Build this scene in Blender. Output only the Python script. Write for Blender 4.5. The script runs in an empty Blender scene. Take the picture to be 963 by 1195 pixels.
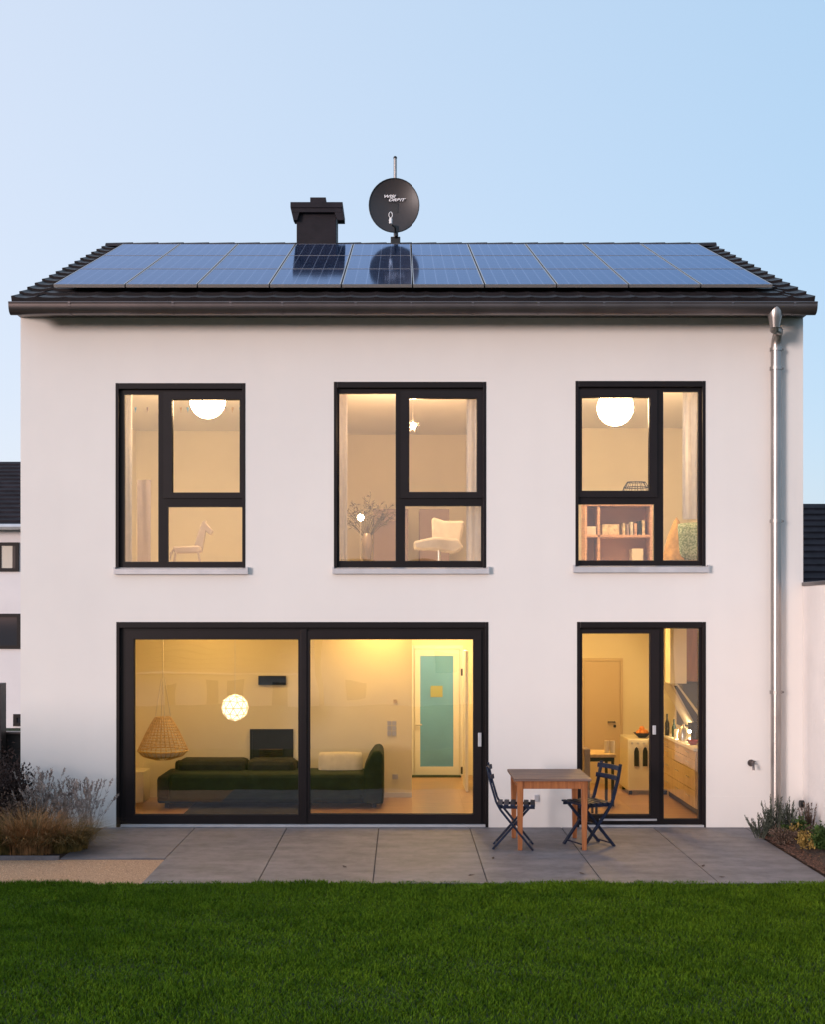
import bpy, math, random
import numpy as np
from mathutils import Vector, Matrix
random.seed(7); rng = np.random.default_rng(7)
R = math.radians; PI = math.pi
scene = bpy.context.scene
COL = scene.collection

# ---------------------------------------------------------------- camera model (pixels of the 963 x 1195 photograph)
F = 1473.0; S0 = 96.5; D = F / S0; H = 2.56; VX, VY = 468.0, 718.0
def W(px, py, Y):
    s = F / (D + Y)
    return Vector(((px - VX) / s, Y, H + (VY - py) / s))
def X(px, Y=0.0): return (px - VX) * (D + Y) / F
def Z(py, Y=0.0): return H + (VY - py) * (D + Y) / F

# ---------------------------------------------------------------- materials
def new_mat(name):
    m = bpy.data.materials.new(name); m.use_nodes = True
    nt = m.node_tree; b = nt.nodes['Principled BSDF']
    return m, nt, b
def mat(name, col, rough=0.6, metal=0.0, var=0.0, scale=8.0, bump=0.0, bscale=40.0, spec=None, stretch=None, col2=None, detail=4.0):
    m, nt, b = new_mat(name)
    b.inputs['Base Color'].default_value = (*col, 1); b.inputs['Roughness'].default_value = rough
    b.inputs['Metallic'].default_value = metal
    if spec is not None: b.inputs['Specular IOR Level'].default_value = spec
    L = nt.links.new
    tc = nt.nodes.new('ShaderNodeTexCoord'); src = tc.outputs['Object']
    if stretch:
        mp = nt.nodes.new('ShaderNodeMapping'); mp.inputs['Scale'].default_value = stretch
        L(src, mp.inputs['Vector']); src = mp.outputs['Vector']
    if var or col2:
        n = nt.nodes.new('ShaderNodeTexNoise'); n.inputs['Scale'].default_value = scale; n.inputs['Detail'].default_value = detail
        L(src, n.inputs['Vector'])
        r = nt.nodes.new('ShaderNodeValToRGB')
        r.color_ramp.elements[0].position = 0.32; r.color_ramp.elements[1].position = 0.68
        c2 = col2 if col2 else tuple(min(1, c * (1 + var)) for c in col)
        c1 = col if col2 else tuple(c * (1 - var) for c in col)
        r.color_ramp.elements[0].color = (*c1, 1); r.color_ramp.elements[1].color = (*c2, 1)
        L(n.outputs['Fac'], r.inputs['Fac']); L(r.outputs['Color'], b.inputs['Base Color'])
    if bump:
        n2 = nt.nodes.new('ShaderNodeTexNoise'); n2.inputs['Scale'].default_value = bscale; n2.inputs['Detail'].default_value = 5
        L(src, n2.inputs['Vector'])
        bp = nt.nodes.new('ShaderNodeBump'); bp.inputs['Strength'].default_value = bump; bp.inputs['Distance'].default_value = 0.01
        L(n2.outputs['Fac'], bp.inputs['Height']); L(bp.outputs['Normal'], b.inputs['Normal'])
    return m
def emis(name, col, strength):
    m, nt, b = new_mat(name)
    b.inputs['Base Color'].default_value = (0.8, 0.8, 0.8, 1)
    b.inputs['Emission Color'].default_value = (*col, 1); b.inputs['Emission Strength'].default_value = strength
    return m
def glass_mat(name, k=1.5, tint=(0.97, 0.98, 0.97)):
    m = bpy.data.materials.new(name); m.use_nodes = True; nt = m.node_tree; nt.nodes.clear(); L = nt.links.new
    o = nt.nodes.new('ShaderNodeOutputMaterial'); mx = nt.nodes.new('ShaderNodeMixShader')
    t = nt.nodes.new('ShaderNodeBsdfTransparent'); t.inputs['Color'].default_value = (*tint, 1)
    g = nt.nodes.new('ShaderNodeBsdfGlossy'); g.inputs['Roughness'].default_value = 0.0
    tc = nt.nodes.new('ShaderNodeTexCoord'); n = nt.nodes.new('ShaderNodeTexNoise'); n.inputs['Scale'].default_value = 1.3; n.inputs['Detail'].default_value = 1
    L(tc.outputs['Object'], n.inputs['Vector'])
    bp = nt.nodes.new('ShaderNodeBump'); bp.inputs['Strength'].default_value = 0.25; bp.inputs['Distance'].default_value = 0.01
    L(n.outputs['Fac'], bp.inputs['Height']); L(bp.outputs['Normal'], g.inputs['Normal'])
    f = nt.nodes.new('ShaderNodeFresnel'); f.inputs['IOR'].default_value = 1.5
    ml = nt.nodes.new('ShaderNodeMath'); ml.operation = 'MULTIPLY'; ml.use_clamp = True; ml.inputs[1].default_value = k * 2
    L(f.outputs['Fac'], ml.inputs[0]); L(ml.outputs[0], mx.inputs['Fac'])
    L(t.outputs[0], mx.inputs[1]); L(g.outputs[0], mx.inputs[2]); L(mx.outputs[0], o.inputs['Surface'])
    return m

def plaster_mat():
    m, nt, b = new_mat('facade_plaster'); L = nt.links.new
    b.inputs['Roughness'].default_value = 0.9; b.inputs['Specular IOR Level'].default_value = 0.2
    tc = nt.nodes.new('ShaderNodeTexCoord')
    n = nt.nodes.new('ShaderNodeTexNoise'); n.inputs['Scale'].default_value = 0.55; n.inputs['Detail'].default_value = 7; n.inputs['Roughness'].default_value = 0.6
    L(tc.outputs['Object'], n.inputs['Vector'])
    r = nt.nodes.new('ShaderNodeValToRGB'); e = r.color_ramp.elements
    e[0].position = 0.3; e[0].color = (0.735, 0.698, 0.668, 1); e[1].position = 0.7; e[1].color = (0.782, 0.742, 0.706, 1)
    L(n.outputs['Fac'], r.inputs['Fac'])
    # faint rain streaks, stretched downwards
    mp = nt.nodes.new('ShaderNodeMapping'); mp.inputs['Scale'].default_value = (5, 5, 0.25); L(tc.outputs['Object'], mp.inputs['Vector'])
    n3 = nt.nodes.new('ShaderNodeTexNoise'); n3.inputs['Scale'].default_value = 1.0; n3.inputs['Detail'].default_value = 6; L(mp.outputs['Vector'], n3.inputs['Vector'])
    r3 = nt.nodes.new('ShaderNodeValToRGB'); r3.color_ramp.elements[0].position = 0.35; r3.color_ramp.elements[0].color = (0.994, 0.993, 0.992, 1)
    r3.color_ramp.elements[1].position = 0.6; r3.color_ramp.elements[1].color = (1, 1, 1, 1); L(n3.outputs['Fac'], r3.inputs['Fac'])
    mu = nt.nodes.new('ShaderNodeMixRGB'); mu.blend_type = 'MULTIPLY'; mu.inputs['Fac'].default_value = 1
    L(r.outputs['Color'], mu.inputs[1]); L(r3.outputs['Color'], mu.inputs[2]); L(mu.outputs['Color'], b.inputs['Base Color'])
    n2 = nt.nodes.new('ShaderNodeTexNoise'); n2.inputs['Scale'].default_value = 260; n2.inputs['Detail'].default_value = 3
    L(tc.outputs['Object'], n2.inputs['Vector'])
    n4 = nt.nodes.new('ShaderNodeTexNoise'); n4.inputs['Scale'].default_value = 3.0; n4.inputs['Detail'].default_value = 2
    L(tc.outputs['Object'], n4.inputs['Vector'])
    b1 = nt.nodes.new('ShaderNodeBump'); b1.inputs['Strength'].default_value = 0.35; b1.inputs['Distance'].default_value = 0.003
    b2 = nt.nodes.new('ShaderNodeBump'); b2.inputs['Strength'].default_value = 0.25; b2.inputs['Distance'].default_value = 0.02
    L(n4.outputs['Fac'], b2.inputs['Height']); L(b2.outputs['Normal'], b1.inputs['Normal']); L(n2.outputs['Fac'], b1.inputs['Height'])
    L(b1.outputs['Normal'], b.inputs['Normal'])
    return m

def solar_mat():
    m, nt, b = new_mat('solar_cells'); L = nt.links.new
    tc = nt.nodes.new('ShaderNodeTexCoord')
    b.inputs['Roughness'].default_value = 0.07; b.inputs['IOR'].default_value = 1.6; b.inputs['Specular Tint'].default_value = (0.30, 0.57, 1.0, 1)
    sep = nt.nodes.new('ShaderNodeSeparateXYZ'); L(tc.outputs['UV'], sep.inputs[0])
    def lines(out, n, w):
        a = nt.nodes.new('ShaderNodeMath'); a.operation = 'MULTIPLY'; a.inputs[1].default_value = n; L(out, a.inputs[0])
        f = nt.nodes.new('ShaderNodeMath'); f.operation = 'FRACT'; L(a.outputs[0], f.inputs[0])
        s = nt.nodes.new('ShaderNodeMath'); s.operation = 'SUBTRACT'; s.inputs[1].default_value = 0.5; L(f.outputs[0], s.inputs[0])
        ab = nt.nodes.new('ShaderNodeMath'); ab.operation = 'ABSOLUTE'; L(s.outputs[0], ab.inputs[0])
        g = nt.nodes.new('ShaderNodeMath'); g.operation = 'GREATER_THAN'; g.inputs[1].default_value = 0.5 - w; L(ab.outputs[0], g.inputs[0])
        return g.outputs[0]
    mx = nt.nodes.new('ShaderNodeMath'); mx.operation = 'MAXIMUM'
    L(lines(sep.outputs[0], 6, 0.035), mx.inputs[0]); L(lines(sep.outputs[1], 9, 0.035), mx.inputs[1])
    n = nt.nodes.new('ShaderNodeTexNoise'); n.inputs['Scale'].default_value = 14; L(tc.outputs['Object'], n.inputs['Vector'])
    r = nt.nodes.new('ShaderNodeValToRGB'); r.color_ramp.elements[0].color = (0.008, 0.014, 0.038, 1); r.color_ramp.elements[1].color = (0.014, 0.025, 0.062, 1)
    L(n.outputs['Fac'], r.inputs['Fac'])
    mc = nt.nodes.new('ShaderNodeMixRGB'); L(mx.outputs[0], mc.inputs['Fac']); L(r.outputs['Color'], mc.inputs[1]); mc.inputs[2].default_value = (0.16, 0.19, 0.27, 1)
    L(mc.outputs['Color'], b.inputs['Base Color'])
    # blue anti-reflex coating: the mirror image in the cover glass is tinted
    b.inputs['Specular IOR Level'].default_value = 0.0
    g = nt.nodes.new('ShaderNodeBsdfGlossy'); g.inputs['Color'].default_value = (0.56, 0.69, 0.97, 1); g.inputs['Roughness'].default_value = 0.08
    f = nt.nodes.new('ShaderNodeFresnel'); f.inputs['IOR'].default_value = 1.6
    mx2 = nt.nodes.new('ShaderNodeMixShader'); L(f.outputs[0], mx2.inputs['Fac']); L(b.outputs[0], mx2.inputs[1]); L(g.outputs[0], mx2.inputs[2])
    L(mx2.outputs[0], nt.nodes['Material Output'].inputs['Surface'])
    return m

M = {}
M['plaster'] = plaster_mat()
M['plaster_far'] = mat('neighbour_plaster', (0.72, 0.69, 0.70), 0.9, var=0.03, scale=1.5)
M['plaster_side'] = mat('side_wall_paint', (0.80, 0.75, 0.72), 0.9, var=0.05, scale=2.0, bump=0.5, bscale=18)
M['room'] = mat('room_wall_paint', (0.80, 0.73, 0.55), 0.85, var=0.02, scale=2)
M['room_up'] = mat('upper_room_paint', (0.80, 0.745, 0.60), 0.85, var=0.02, scale=2)
M['ceiling'] = mat('ceiling_paint', (0.82, 0.80, 0.76), 0.9)
M['floorwood'] = mat('oak_floor', (0.36, 0.22, 0.11), 0.28, var=0.2, scale=3, stretch=(0.6, 8, 1), bump=0.1, bscale=8)
M['frame'] = mat('dark_window_metal', (0.0095, 0.0065, 0.007), 0.45, var=0.12, scale=5, bump=0.04, bscale=180, spec=0.22)
M['frame2'] = mat('dark_sash_metal', (0.0125, 0.0085, 0.009), 0.4, var=0.1, scale=5, spec=0.25)
M['alu'] = mat('pale_aluminium', (0.62, 0.61, 0.63), 0.38, 0.55, var=0.06, scale=6)
M['sill'] = mat('window_sill_metal', (0.55, 0.53, 0.54), 0.4, 0.3, var=0.08, scale=6)
M['glass'] = glass_mat('window_glass', 1.9)
M['tile'] = mat('roof_tile_clay', (0.017, 0.014, 0.016), 0.5, var=0.35, scale=3, bump=0.25, bscale=60, spec=0.3)
M['tile_far'] = mat('neighbour_roof_tile', (0.022, 0.018, 0.023), 0.75, var=0.3, scale=3, spec=0.12)
M['gutter'] = mat('brown_gutter_metal', (0.145, 0.125, 0.125), 0.30, 0.8, var=0.12, scale=2.5, bump=0.06, bscale=10)
M['zinc'] = mat('zinc_downpipe', (0.37, 0.34, 0.325), 0.34, 0.85, var=0.18, scale=3, stretch=(4, 4, 0.6))
M['clad'] = mat('chimney_slate_cladding', (0.017, 0.014, 0.018), 0.6, var=0.25, scale=5, bump=0.1, bscale=30, spec=0.2)
M['solar'] = solar_mat()
M['solarframe'] = mat('panel_aluminium', (0.50, 0.46, 0.45), 0.35, 0.8)
M['dish'] = mat('dish_paint', (0.034, 0.028, 0.028), 0.42, 0.0, var=0.06, scale=6)
M['white'] = mat('white_paint', (0.75, 0.74, 0.72), 0.5)
M['letter'] = mat('lettering', (0.80, 0.78, 0.78), 0.6)
M['black'] = mat('black_metal', (0.012, 0.012, 0.013), 0.45, var=0.2, scale=8)
M['navy'] = mat('navy_chair_paint', (0.007, 0.014, 0.036), 0.5, var=0.35, scale=18, bump=0.1, bscale=50, spec=0.25)
M['tabletop'] = mat('weathered_table_top', (0.120, 0.072, 0.058), 0.6, stretch=(1.2, 16, 16), scale=2.5, col2=(0.215, 0.135, 0.105), bump=0.3, bscale=5)
M['tablewood'] = mat('orange_oiled_wood', (0.24, 0.075, 0.020), 0.5, stretch=(14, 14, 1.2), scale=2.5, col2=(0.40, 0.145, 0.045), bump=0.25, bscale=5)
M['paver'] = mat('concrete_paver', (0.128, 0.119, 0.132), 0.6, scale=1.3, col2=(0.205, 0.190, 0.204), bump=0.15, bscale=60, detail=10, stretch=(1, 3.2, 1))
def stain(m, lo=0.80):
    nt = m.node_tree; L = nt.links.new; b = nt.nodes['Principled BSDF']; src = b.inputs['Base Color'].links[0].from_socket
    tc = nt.nodes.new('ShaderNodeTexCoord'); mu = nt.nodes.new('ShaderNodeMixRGB'); mu.blend_type = 'MULTIPLY'; mu.inputs['Fac'].default_value = 1
    n = nt.nodes.new('ShaderNodeTexNoise'); n.inputs['Scale'].default_value = 7; n.inputs['Detail'].default_value = 9; n.inputs['Roughness'].default_value = 0.75; L(tc.outputs['Object'], n.inputs['Vector'])
    r = nt.nodes.new('ShaderNodeValToRGB'); r.color_ramp.elements[0].position = 0.36; r.color_ramp.elements[0].color = (lo, lo, lo, 1); r.color_ramp.elements[1].position = 0.56; r.color_ramp.elements[1].color = (1.04, 1.03, 1.02, 1)
    L(n.outputs['Fac'], r.inputs['Fac']); L(src, mu.inputs[1]); L(r.outputs['Color'], mu.inputs[2]); L(mu.outputs['Color'], b.inputs['Base Color'])
stain(M['paver'], 0.74)
M['joint'] = mat('joint_sand', (0.04, 0.036, 0.035), 0.9)
M['gravel'] = mat('gravel', (0.32, 0.17, 0.09), 0.95, scale=90, col2=(0.68, 0.42, 0.25), bump=1.0, bscale=120)
M['soil'] = mat('garden_soil', (0.020, 0.012, 0.009), 0.95, scale=25, col2=(0.075, 0.040, 0.026), bump=1.0, bscale=40)
M['turf'] = mat('turf_ground', (0.010, 0.020, 0.004), 0.95, scale=6, col2=(0.022, 0.045, 0.008), bump=0.6, bscale=60)
M['bark'] = mat('bark', (0.05, 0.035, 0.025), 0.9, var=0.3)

def grass_mat():
    m, nt, b = new_mat('grass_blades'); L = nt.links.new
    b.inputs['Roughness'].default_value = 0.62; b.inputs['Specular IOR Level'].default_value = 0.06
    tc = nt.nodes.new('ShaderNodeTexCoord')
    n = nt.nodes.new('ShaderNodeTexNoise'); n.inputs['Scale'].default_value = 2.6; n.inputs['Detail'].default_value = 6; n.inputs['Roughness'].default_value = 0.75
    L(tc.outputs['Object'], n.inputs['Vector'])
    r = nt.nodes.new('ShaderNodeValToRGB'); e = r.color_ramp.elements
    e[0].position = 0.30; e[0].color = (0.040, 0.094, 0.005, 1); e[1].position = 0.70; e[1].color = (0.130, 0.228, 0.014, 1)
    L(n.outputs['Fac'], r.inputs['Fac'])
    n2 = nt.nodes.new('ShaderNodeTexNoise'); n2.inputs['Scale'].default_value = 60; n2.inputs['Detail'].default_value = 1
    L(tc.outputs['Object'], n2.inputs['Vector'])
    r2 = nt.nodes.new('ShaderNodeValToRGB'); r2.color_ramp.elements[0].position = 0.35; r2.color_ramp.elements[0].color = (0.6, 0.6, 0.5, 1)
    r2.color_ramp.elements[1].position = 0.7; r2.color_ramp.elements[1].color = (1.45, 1.35, 1.2, 1); L(n2.outputs['Fac'], r2.inputs['Fac'])
    mu = nt.nodes.new('ShaderNodeMixRGB'); mu.blend_type = 'MULTIPLY'; mu.inputs['Fac'].default_value = 1
    L(r.outputs['Color'], mu.inputs[1]); L(r2.outputs['Color'], mu.inputs[2]); L(mu.outputs['Color'], b.inputs['Base Color'])
    return m
M['grass'] = grass_mat()

# ---------------------------------------------------------------- mesh builder
WL = {}
class MB:
    def __init__(s): s.v = []; s.f = []; s.uv = None
    def add(s, vs, fs):
        o = len(s.v); s.v += [Vector(v) for v in vs]; s.f += [tuple(i + o for i in f) for f in fs]; return s
    def box(s, x0, x1, y0, y1, z0, z1):
        return s.add([(x0,y0,z0),(x1,y0,z0),(x1,y1,z0),(x0,y1,z0),(x0,y0,z1),(x1,y0,z1),(x1,y1,z1),(x0,y1,z1)],
                     [(0,3,2,1),(4,5,6,7),(0,1,5,4),(1,2,6,5),(2,3,7,6),(3,0,4,7)])
    def bar(s, a, b, w, h, up=(0,0,1)):
        a = Vector(a); b = Vector(b); d = (b - a).normalized(); u = Vector(up)
        if abs(d.dot(u)) > 0.98: u = Vector((0,1,0))
        x = d.cross(u).normalized() * w / 2; y = x.cross(d).normalized() * h / 2
        vs = [p + q for p in (a, b) for q in (-x - y, x - y, x + y, -x + y)]
        return s.add(vs, [(0,3,2,1),(4,5,6,7),(0,1,5,4),(1,2,6,5),(2,3,7,6),(3,0,4,7)])
    def tube(s, pts, r, n=10, cap=True):
        pts = [Vector(p) for p in pts]; rs = r if isinstance(r, (list, tuple)) else [r] * len(pts)
        rings = []; ref = None
        for i, p in enumerate(pts):
            d = (pts[min(i+1, len(pts)-1)] - pts[max(i-1, 0)]).normalized()
            if ref is None:
                ref = Vector((0,0,1)) if abs(d.z) < 0.9 else Vector((1,0,0))
            x = d.cross(ref).normalized(); y = x.cross(d).normalized(); ref = y
            rings.append([p + (x * math.cos(2*PI*k/n) + y * math.sin(2*PI*k/n)) * rs[i] for k in range(n)])
        vs = [q for g in rings for q in g]; fs = []
        for i in range(len(pts) - 1):
            for k in range(n):
                fs.append((i*n+k, i*n+(k+1)%n, (i+1)*n+(k+1)%n, (i+1)*n+k))
        if cap: fs.append(tuple(range(n))[::-1]); fs.append(tuple((len(pts)-1)*n + k for k in range(n)))
        return s.add(vs, fs)
    def lathe(s, prof, c=(0,0,0), n=24):
        c = Vector(c); vs = []; fs = []
        for r, z in prof:
            for k in range(n): vs.append(c + Vector((r*math.cos(2*PI*k/n), r*math.sin(2*PI*k/n), z)))
        for i in range(len(prof) - 1):
            for k in range(n): fs.append((i*n+k, i*n+(k+1)%n, (i+1)*n+(k+1)%n, (i+1)*n+k))
        return s.add(vs, fs)
    def ball(s, c, r, n=20, m=12, sc=(1,1,1)):
        c = Vector(c); vs = []; fs = []
        for i in range(m + 1):
            t = PI * i / m
            for k in range(n):
                vs.append(c + Vector((r*sc[0]*math.sin(t)*math.cos(2*PI*k/n), r*sc[1]*math.sin(t)*math.sin(2*PI*k/n), r*sc[2]*math.cos(t))))
        for i in range(m):
            for k in range(n): fs.append((i*n+k, (i+1)*n+k, (i+1)*n+(k+1)%n, i*n+(k+1)%n))
        return s.add(vs, fs)
    def prism(s, poly, y0, y1):            # poly in (x, z), extruded along y
        n = len(poly)
        vs = [(x, y0, z) for x, z in poly] + [(x, y1, z) for x, z in poly]
        fs = [tuple(range(n)), tuple(range(n, 2*n))[::-1]] + [(i, i+n, (i+1)%n+n, (i+1)%n) for i in range(n)]
        return s.add(vs, fs)
    def prismx(s, poly, x0, x1):           # poly in (y, z), extruded along x
        n = len(poly)
        vs = [(x0, y, z) for y, z in poly] + [(x1, y, z) for y, z in poly]
        fs = [tuple(range(n)), tuple(range(n, 2*n))[::-1]] + [(i, i+n, (i+1)%n+n, (i+1)%n) for i in range(n)]
        return s.add(vs, fs)
    def plate(s, x0, x1, z0, z1, holes, y0, y1):   # upright plate with rectangular holes
        xs = sorted({x0, x1, *[h[0] for h in holes], *[h[1] for h in holes]}); zs = sorted({z0, z1, *[h[2] for h in holes], *[h[3] for h in holes]})
        xs = [x for x in xs if x0 <= x <= x1]; zs = [z for z in zs if z0 <= z <= z1]
        nx, nz = len(xs)-1, len(zs)-1
        def solid(i, j):
            if i < 0 or j < 0 or i >= nx or j >= nz: return False
            cx = (xs[i]+xs[i+1])/2; cz = (zs[j]+zs[j+1])/2
            return not any(h[0] < cx < h[1] and h[2] < cz < h[3] for h in holes)
        for i in range(nx):
            for j in range(nz):
                if not solid(i, j): continue
                a, b, c, d = xs[i], xs[i+1], zs[j], zs[j+1]
                s.add([(a,y0,c),(b,y0,c),(b,y0,d),(a,y0,d)], [(0,1,2,3)]); s.add([(a,y1,c),(b,y1,c),(b,y1,d),(a,y1,d)], [(3,2,1,0)])
                if not solid(i-1, j): s.add([(a,y0,c),(a,y0,d),(a,y1,d),(a,y1,c)], [(0,1,2,3)])
                if not solid(i+1, j): s.add([(b,y0,c),(b,y0,d),(b,y1,d),(b,y1,c)], [(3,2,1,0)])
                if not solid(i, j-1): s.add([(a,y0,c),(b,y0,c),(b,y1,c),(a,y1,c)], [(3,2,1,0)])
                if not solid(i, j+1): s.add([(a,y0,d),(b,y0,d),(b,y1,d),(a,y1,d)], [(0,1,2,3)])
        return s
    def build(s, name, m, parent=None, bevel=0.0, smooth=False, weld=False):
        me = bpy.data.meshes.new(name)
        if parent is not None: off = WL[parent.name]
        else:
            xs = [v.x for v in s.v]; ys = [v.y for v in s.v]; zs = [v.z for v in s.v]
            off = Vector(((min(xs)+max(xs))/2, (min(ys)+max(ys))/2, min(zs)))
        me.from_pydata([tuple(v - off) for v in s.v], [], s.f); me.materials.append(m)
        if smooth:
            me.polygons.foreach_set('use_smooth', [True] * len(me.polygons))
        me.validate(); me.update()
        o = bpy.data.objects.new(name, me); COL.objects.link(o)
        if parent is not None: o.parent = parent
        else: o.location = off
        WL[o.name] = off
        if bevel:
            b = o.modifiers.new('edge', 'BEVEL'); b.width = bevel; b.segments = 2; b.limit_method = 'ANGLE'; b.angle_limit = R(40)
        if smooth:
            try: me.set_sharp_from_angle(angle=R(50))
            except Exception: pass
        return o
def tag(o, label=None, cat=None, group=None, kind=None):
    if label: o['label'] = label
    if cat: o['category'] = cat
    if group: o['group'] = group
    if kind: o['kind'] = kind
    return o
def thing(name, label, cat, loc, group=None):
    o = bpy.data.objects.new(name, None); COL.objects.link(o); o.location = loc; o.empty_display_size = 0.2
    WL[o.name] = Vector(loc); return tag(o, label, cat, group)
def B(*a): return MB().box(*a)

# ---------------------------------------------------------------- the setting
PF = -3.18                                   # front edge of the patio
o = MB().add([(-900,-900,-2.6),(900,-900,-2.6),(900,-31,-2.6),(-900,-31,-2.6),(900,-21,-0.06),(-900,-21,-0.06),(900,900,-0.06),(-900,900,-0.06)], [(0,1,2,3),(3,2,4,5),(5,4,6,7)]).build('ground', M['turf']); tag(o, kind='structure')
o = MB().box(-30, 30, -20.5, PF - 0.0, -0.055, -0.018).build('lawn', M['turf']); tag(o, kind='structure')
XJ = [X(560-123*k*0+0, 0) for k in range(0)]
j0 = 0.835; dj = 1.108
xj = [j0 + dj*k for k in range(-3, 4)]        # joints
mb = MB(); g = 0.0045
for i in range(len(xj) - 1):
    x1 = xj[i+1]; mb.box(xj[i] + g, x1 - g, PF, -0.004, -0.05, 0.0)
mb.box(xj[0] - dj + g, xj[0] - g, -1.96, -0.004, -0.05, 0.0)
mb.box(xj[-1] + g, 4.86, -0.50, -0.004, -0.05, -0.0)
o = mb.build('patio', M['paver'], bevel=0.004); tag(o, kind='structure')
o = B(xj[0] - dj, xj[-1], -1.95, 0.0, -0.052, -0.012).build('patio_base', M['joint']); tag(o, kind='structure')
o = B(xj[0], xj[-1], PF+0.01, -1.95, -0.052, -0.012).build('patio_base', M['joint']); tag(o, kind='structure')
o = B(-9, xj[0] - 0.004, PF, -1.965, -0.055, -0.012).build('gravel_path', M['gravel']); tag(o, kind='structure')
o = B(-9, xj[0] - dj - 0.004, -1.95, 3.5, -0.055, -0.008).build('planting_bed', M['soil']); tag(o, kind='structure')
o = B(-9, xj[0] - dj - 0.004, -2.0, -1.95, -0.05, 0.03).build('kerb', M['paver'], bevel=0.004); tag(o, kind='structure')
BX = xj[-1] + 0.004
mb = MB(); nx, ny = 26, 70
for i in range(nx+1):
    for j in range(ny+1):
        u = i/nx; x = BX + u*(4.88-BX); y = -4.2 + 3.68*j/ny
        mb.v.append(Vector((x, y, -0.015 + 0.07*math.sin(PI*min(1, u*1.6)*0.5)*1.0 + random.uniform(-0.012, 0.014) if 0 < i < nx else -0.02)))
for i in range(nx):
    for j in range(ny):
        a = i*(ny+1)+j; mb.f.append((a, a+ny+1, a+ny+2, a+1))
o = mb.build('planting_bed', M['soil'], smooth=True); tag(o, kind='structure')

# loose stones on the gravel
def scatter_stones(name, x0, x1, y0, y1, z, n, r0, r1, m, label, cat):
    base = [(0,0,1),(1,0,0.1),(0.2,0.95,0),(-0.9,0.4,0.1),(-0.6,-0.8,0),(0.4,-0.9,0.15)]
    fs = [(0,1,2),(0,2,3),(0,3,4),(0,4,5),(0,5,1)]
    mb = MB()
    for _ in range(n):
        x = random.uniform(x0, x1); y = random.uniform(y0, y1); r = random.uniform(r0, r1); a = random.uniform(0, 6.28)
        c, s_ = math.cos(a), math.sin(a); k = random.uniform(0.5, 0.9)
        mb.add([(x + r*(p[0]*c - p[1]*s_), y + r*(p[0]*s_ + p[1]*c), z + r*k*p[2]*0.7) for p in base], fs)
    o = mb.build(name, m); tag(o, label, cat, kind='stuff'); return o
M['pebble'] = mat('pebbles', (0.30, 0.16, 0.09), 0.9, scale=45, col2=(0.74, 0.47, 0.29), detail=1)
scatter_stones('gravel_stones', -6.0, xj[0]-0.01, PF+0.02, -2.0, -0.014, 9000, 0.006, 0.013, M['pebble'], 'tan loose gravel stones beside the patio', 'gravel')
M['mulch'] = mat('bark_mulch', (0.035, 0.016, 0.010), 0.9, scale=40, col2=(0.14, 0.065, 0.04), detail=1)
scatter_stones('bark_mulch', BX, 4.8, -3.3, -0.5, 0.02, 3500, 0.010, 0.022, M['mulch'], 'reddish brown bark mulch in the right flower bed', 'mulch')

# mown lawn: individual blades
def lawn():
    n = 520000
    y = -3.12 - (rng.random(n) ** 1.15) * 5.6; x = (rng.random(n) - 0.5) * 14.0
    wob = 0.035*np.sin(x*5.1) + 0.03*np.sin(x*13.7+1) + 0.02*np.sin(x*31)
    keep = y < (PF + 0.04 + wob); x = x[keep]; y = y[keep]; n = len(x)
    h = 0.022 + 0.026*rng.random(n) + 0.010*np.sin(x*2.3+1.2*np.sin(y*3.1))*np.sin(y*4.4)
    w = 0.0024 + 0.0030*rng.random(n); a = rng.random(n)*2*np.pi
    lx = (rng.random(n)-0.5)*0.065; ly = (rng.random(n)-0.5)*0.065
    v = np.zeros((n, 5, 3), np.float32)
    dx = np.cos(a)*w; dy = np.sin(a)*w
    v[:,0] = np.stack([x-dx, y-dy, np.full(n,-0.02)],1); v[:,1] = np.stack([x+dx, y+dy, np.full(n,-0.02)],1)
    v[:,2] = np.stack([x+dx*.7+lx*.35, y+dy*.7+ly*.35, h*.6-0.02],1); v[:,3] = np.stack([x-dx*.7+lx*.35, y-dy*.7+ly*.35, h*.6-0.02],1)
    v[:,4] = np.stack([x+lx, y+ly, h-0.02],1)
    me = bpy.data.meshes.new('lawn_grass'); me.vertices.add(n*5); me.vertices.foreach_set('co', v.reshape(-1))
    idx = np.arange(n, dtype=np.int32)[:,None]*5
    loops = np.concatenate([idx+0, idx+1, idx+2, idx+3, idx+3, idx+2, idx+4], 1).reshape(-1)
    me.loops.add(n*7); me.loops.foreach_set('vertex_index', loops)
    me.polygons.add(n*2); st = np.stack([np.arange(n)*7, np.arange(n)*7+4], 1).reshape(-1).astype(np.int32)
    me.polygons.foreach_set('loop_start', st)
    me.update(calc_edges=True); me.validate(); me.materials.append(M['grass'])
    o = bpy.data.objects.new('lawn_grass', me); COL.objects.link(o)
    tag(o, 'short mown dark green lawn grass in front of the patio', 'grass', kind='stuff')
lawn()

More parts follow.
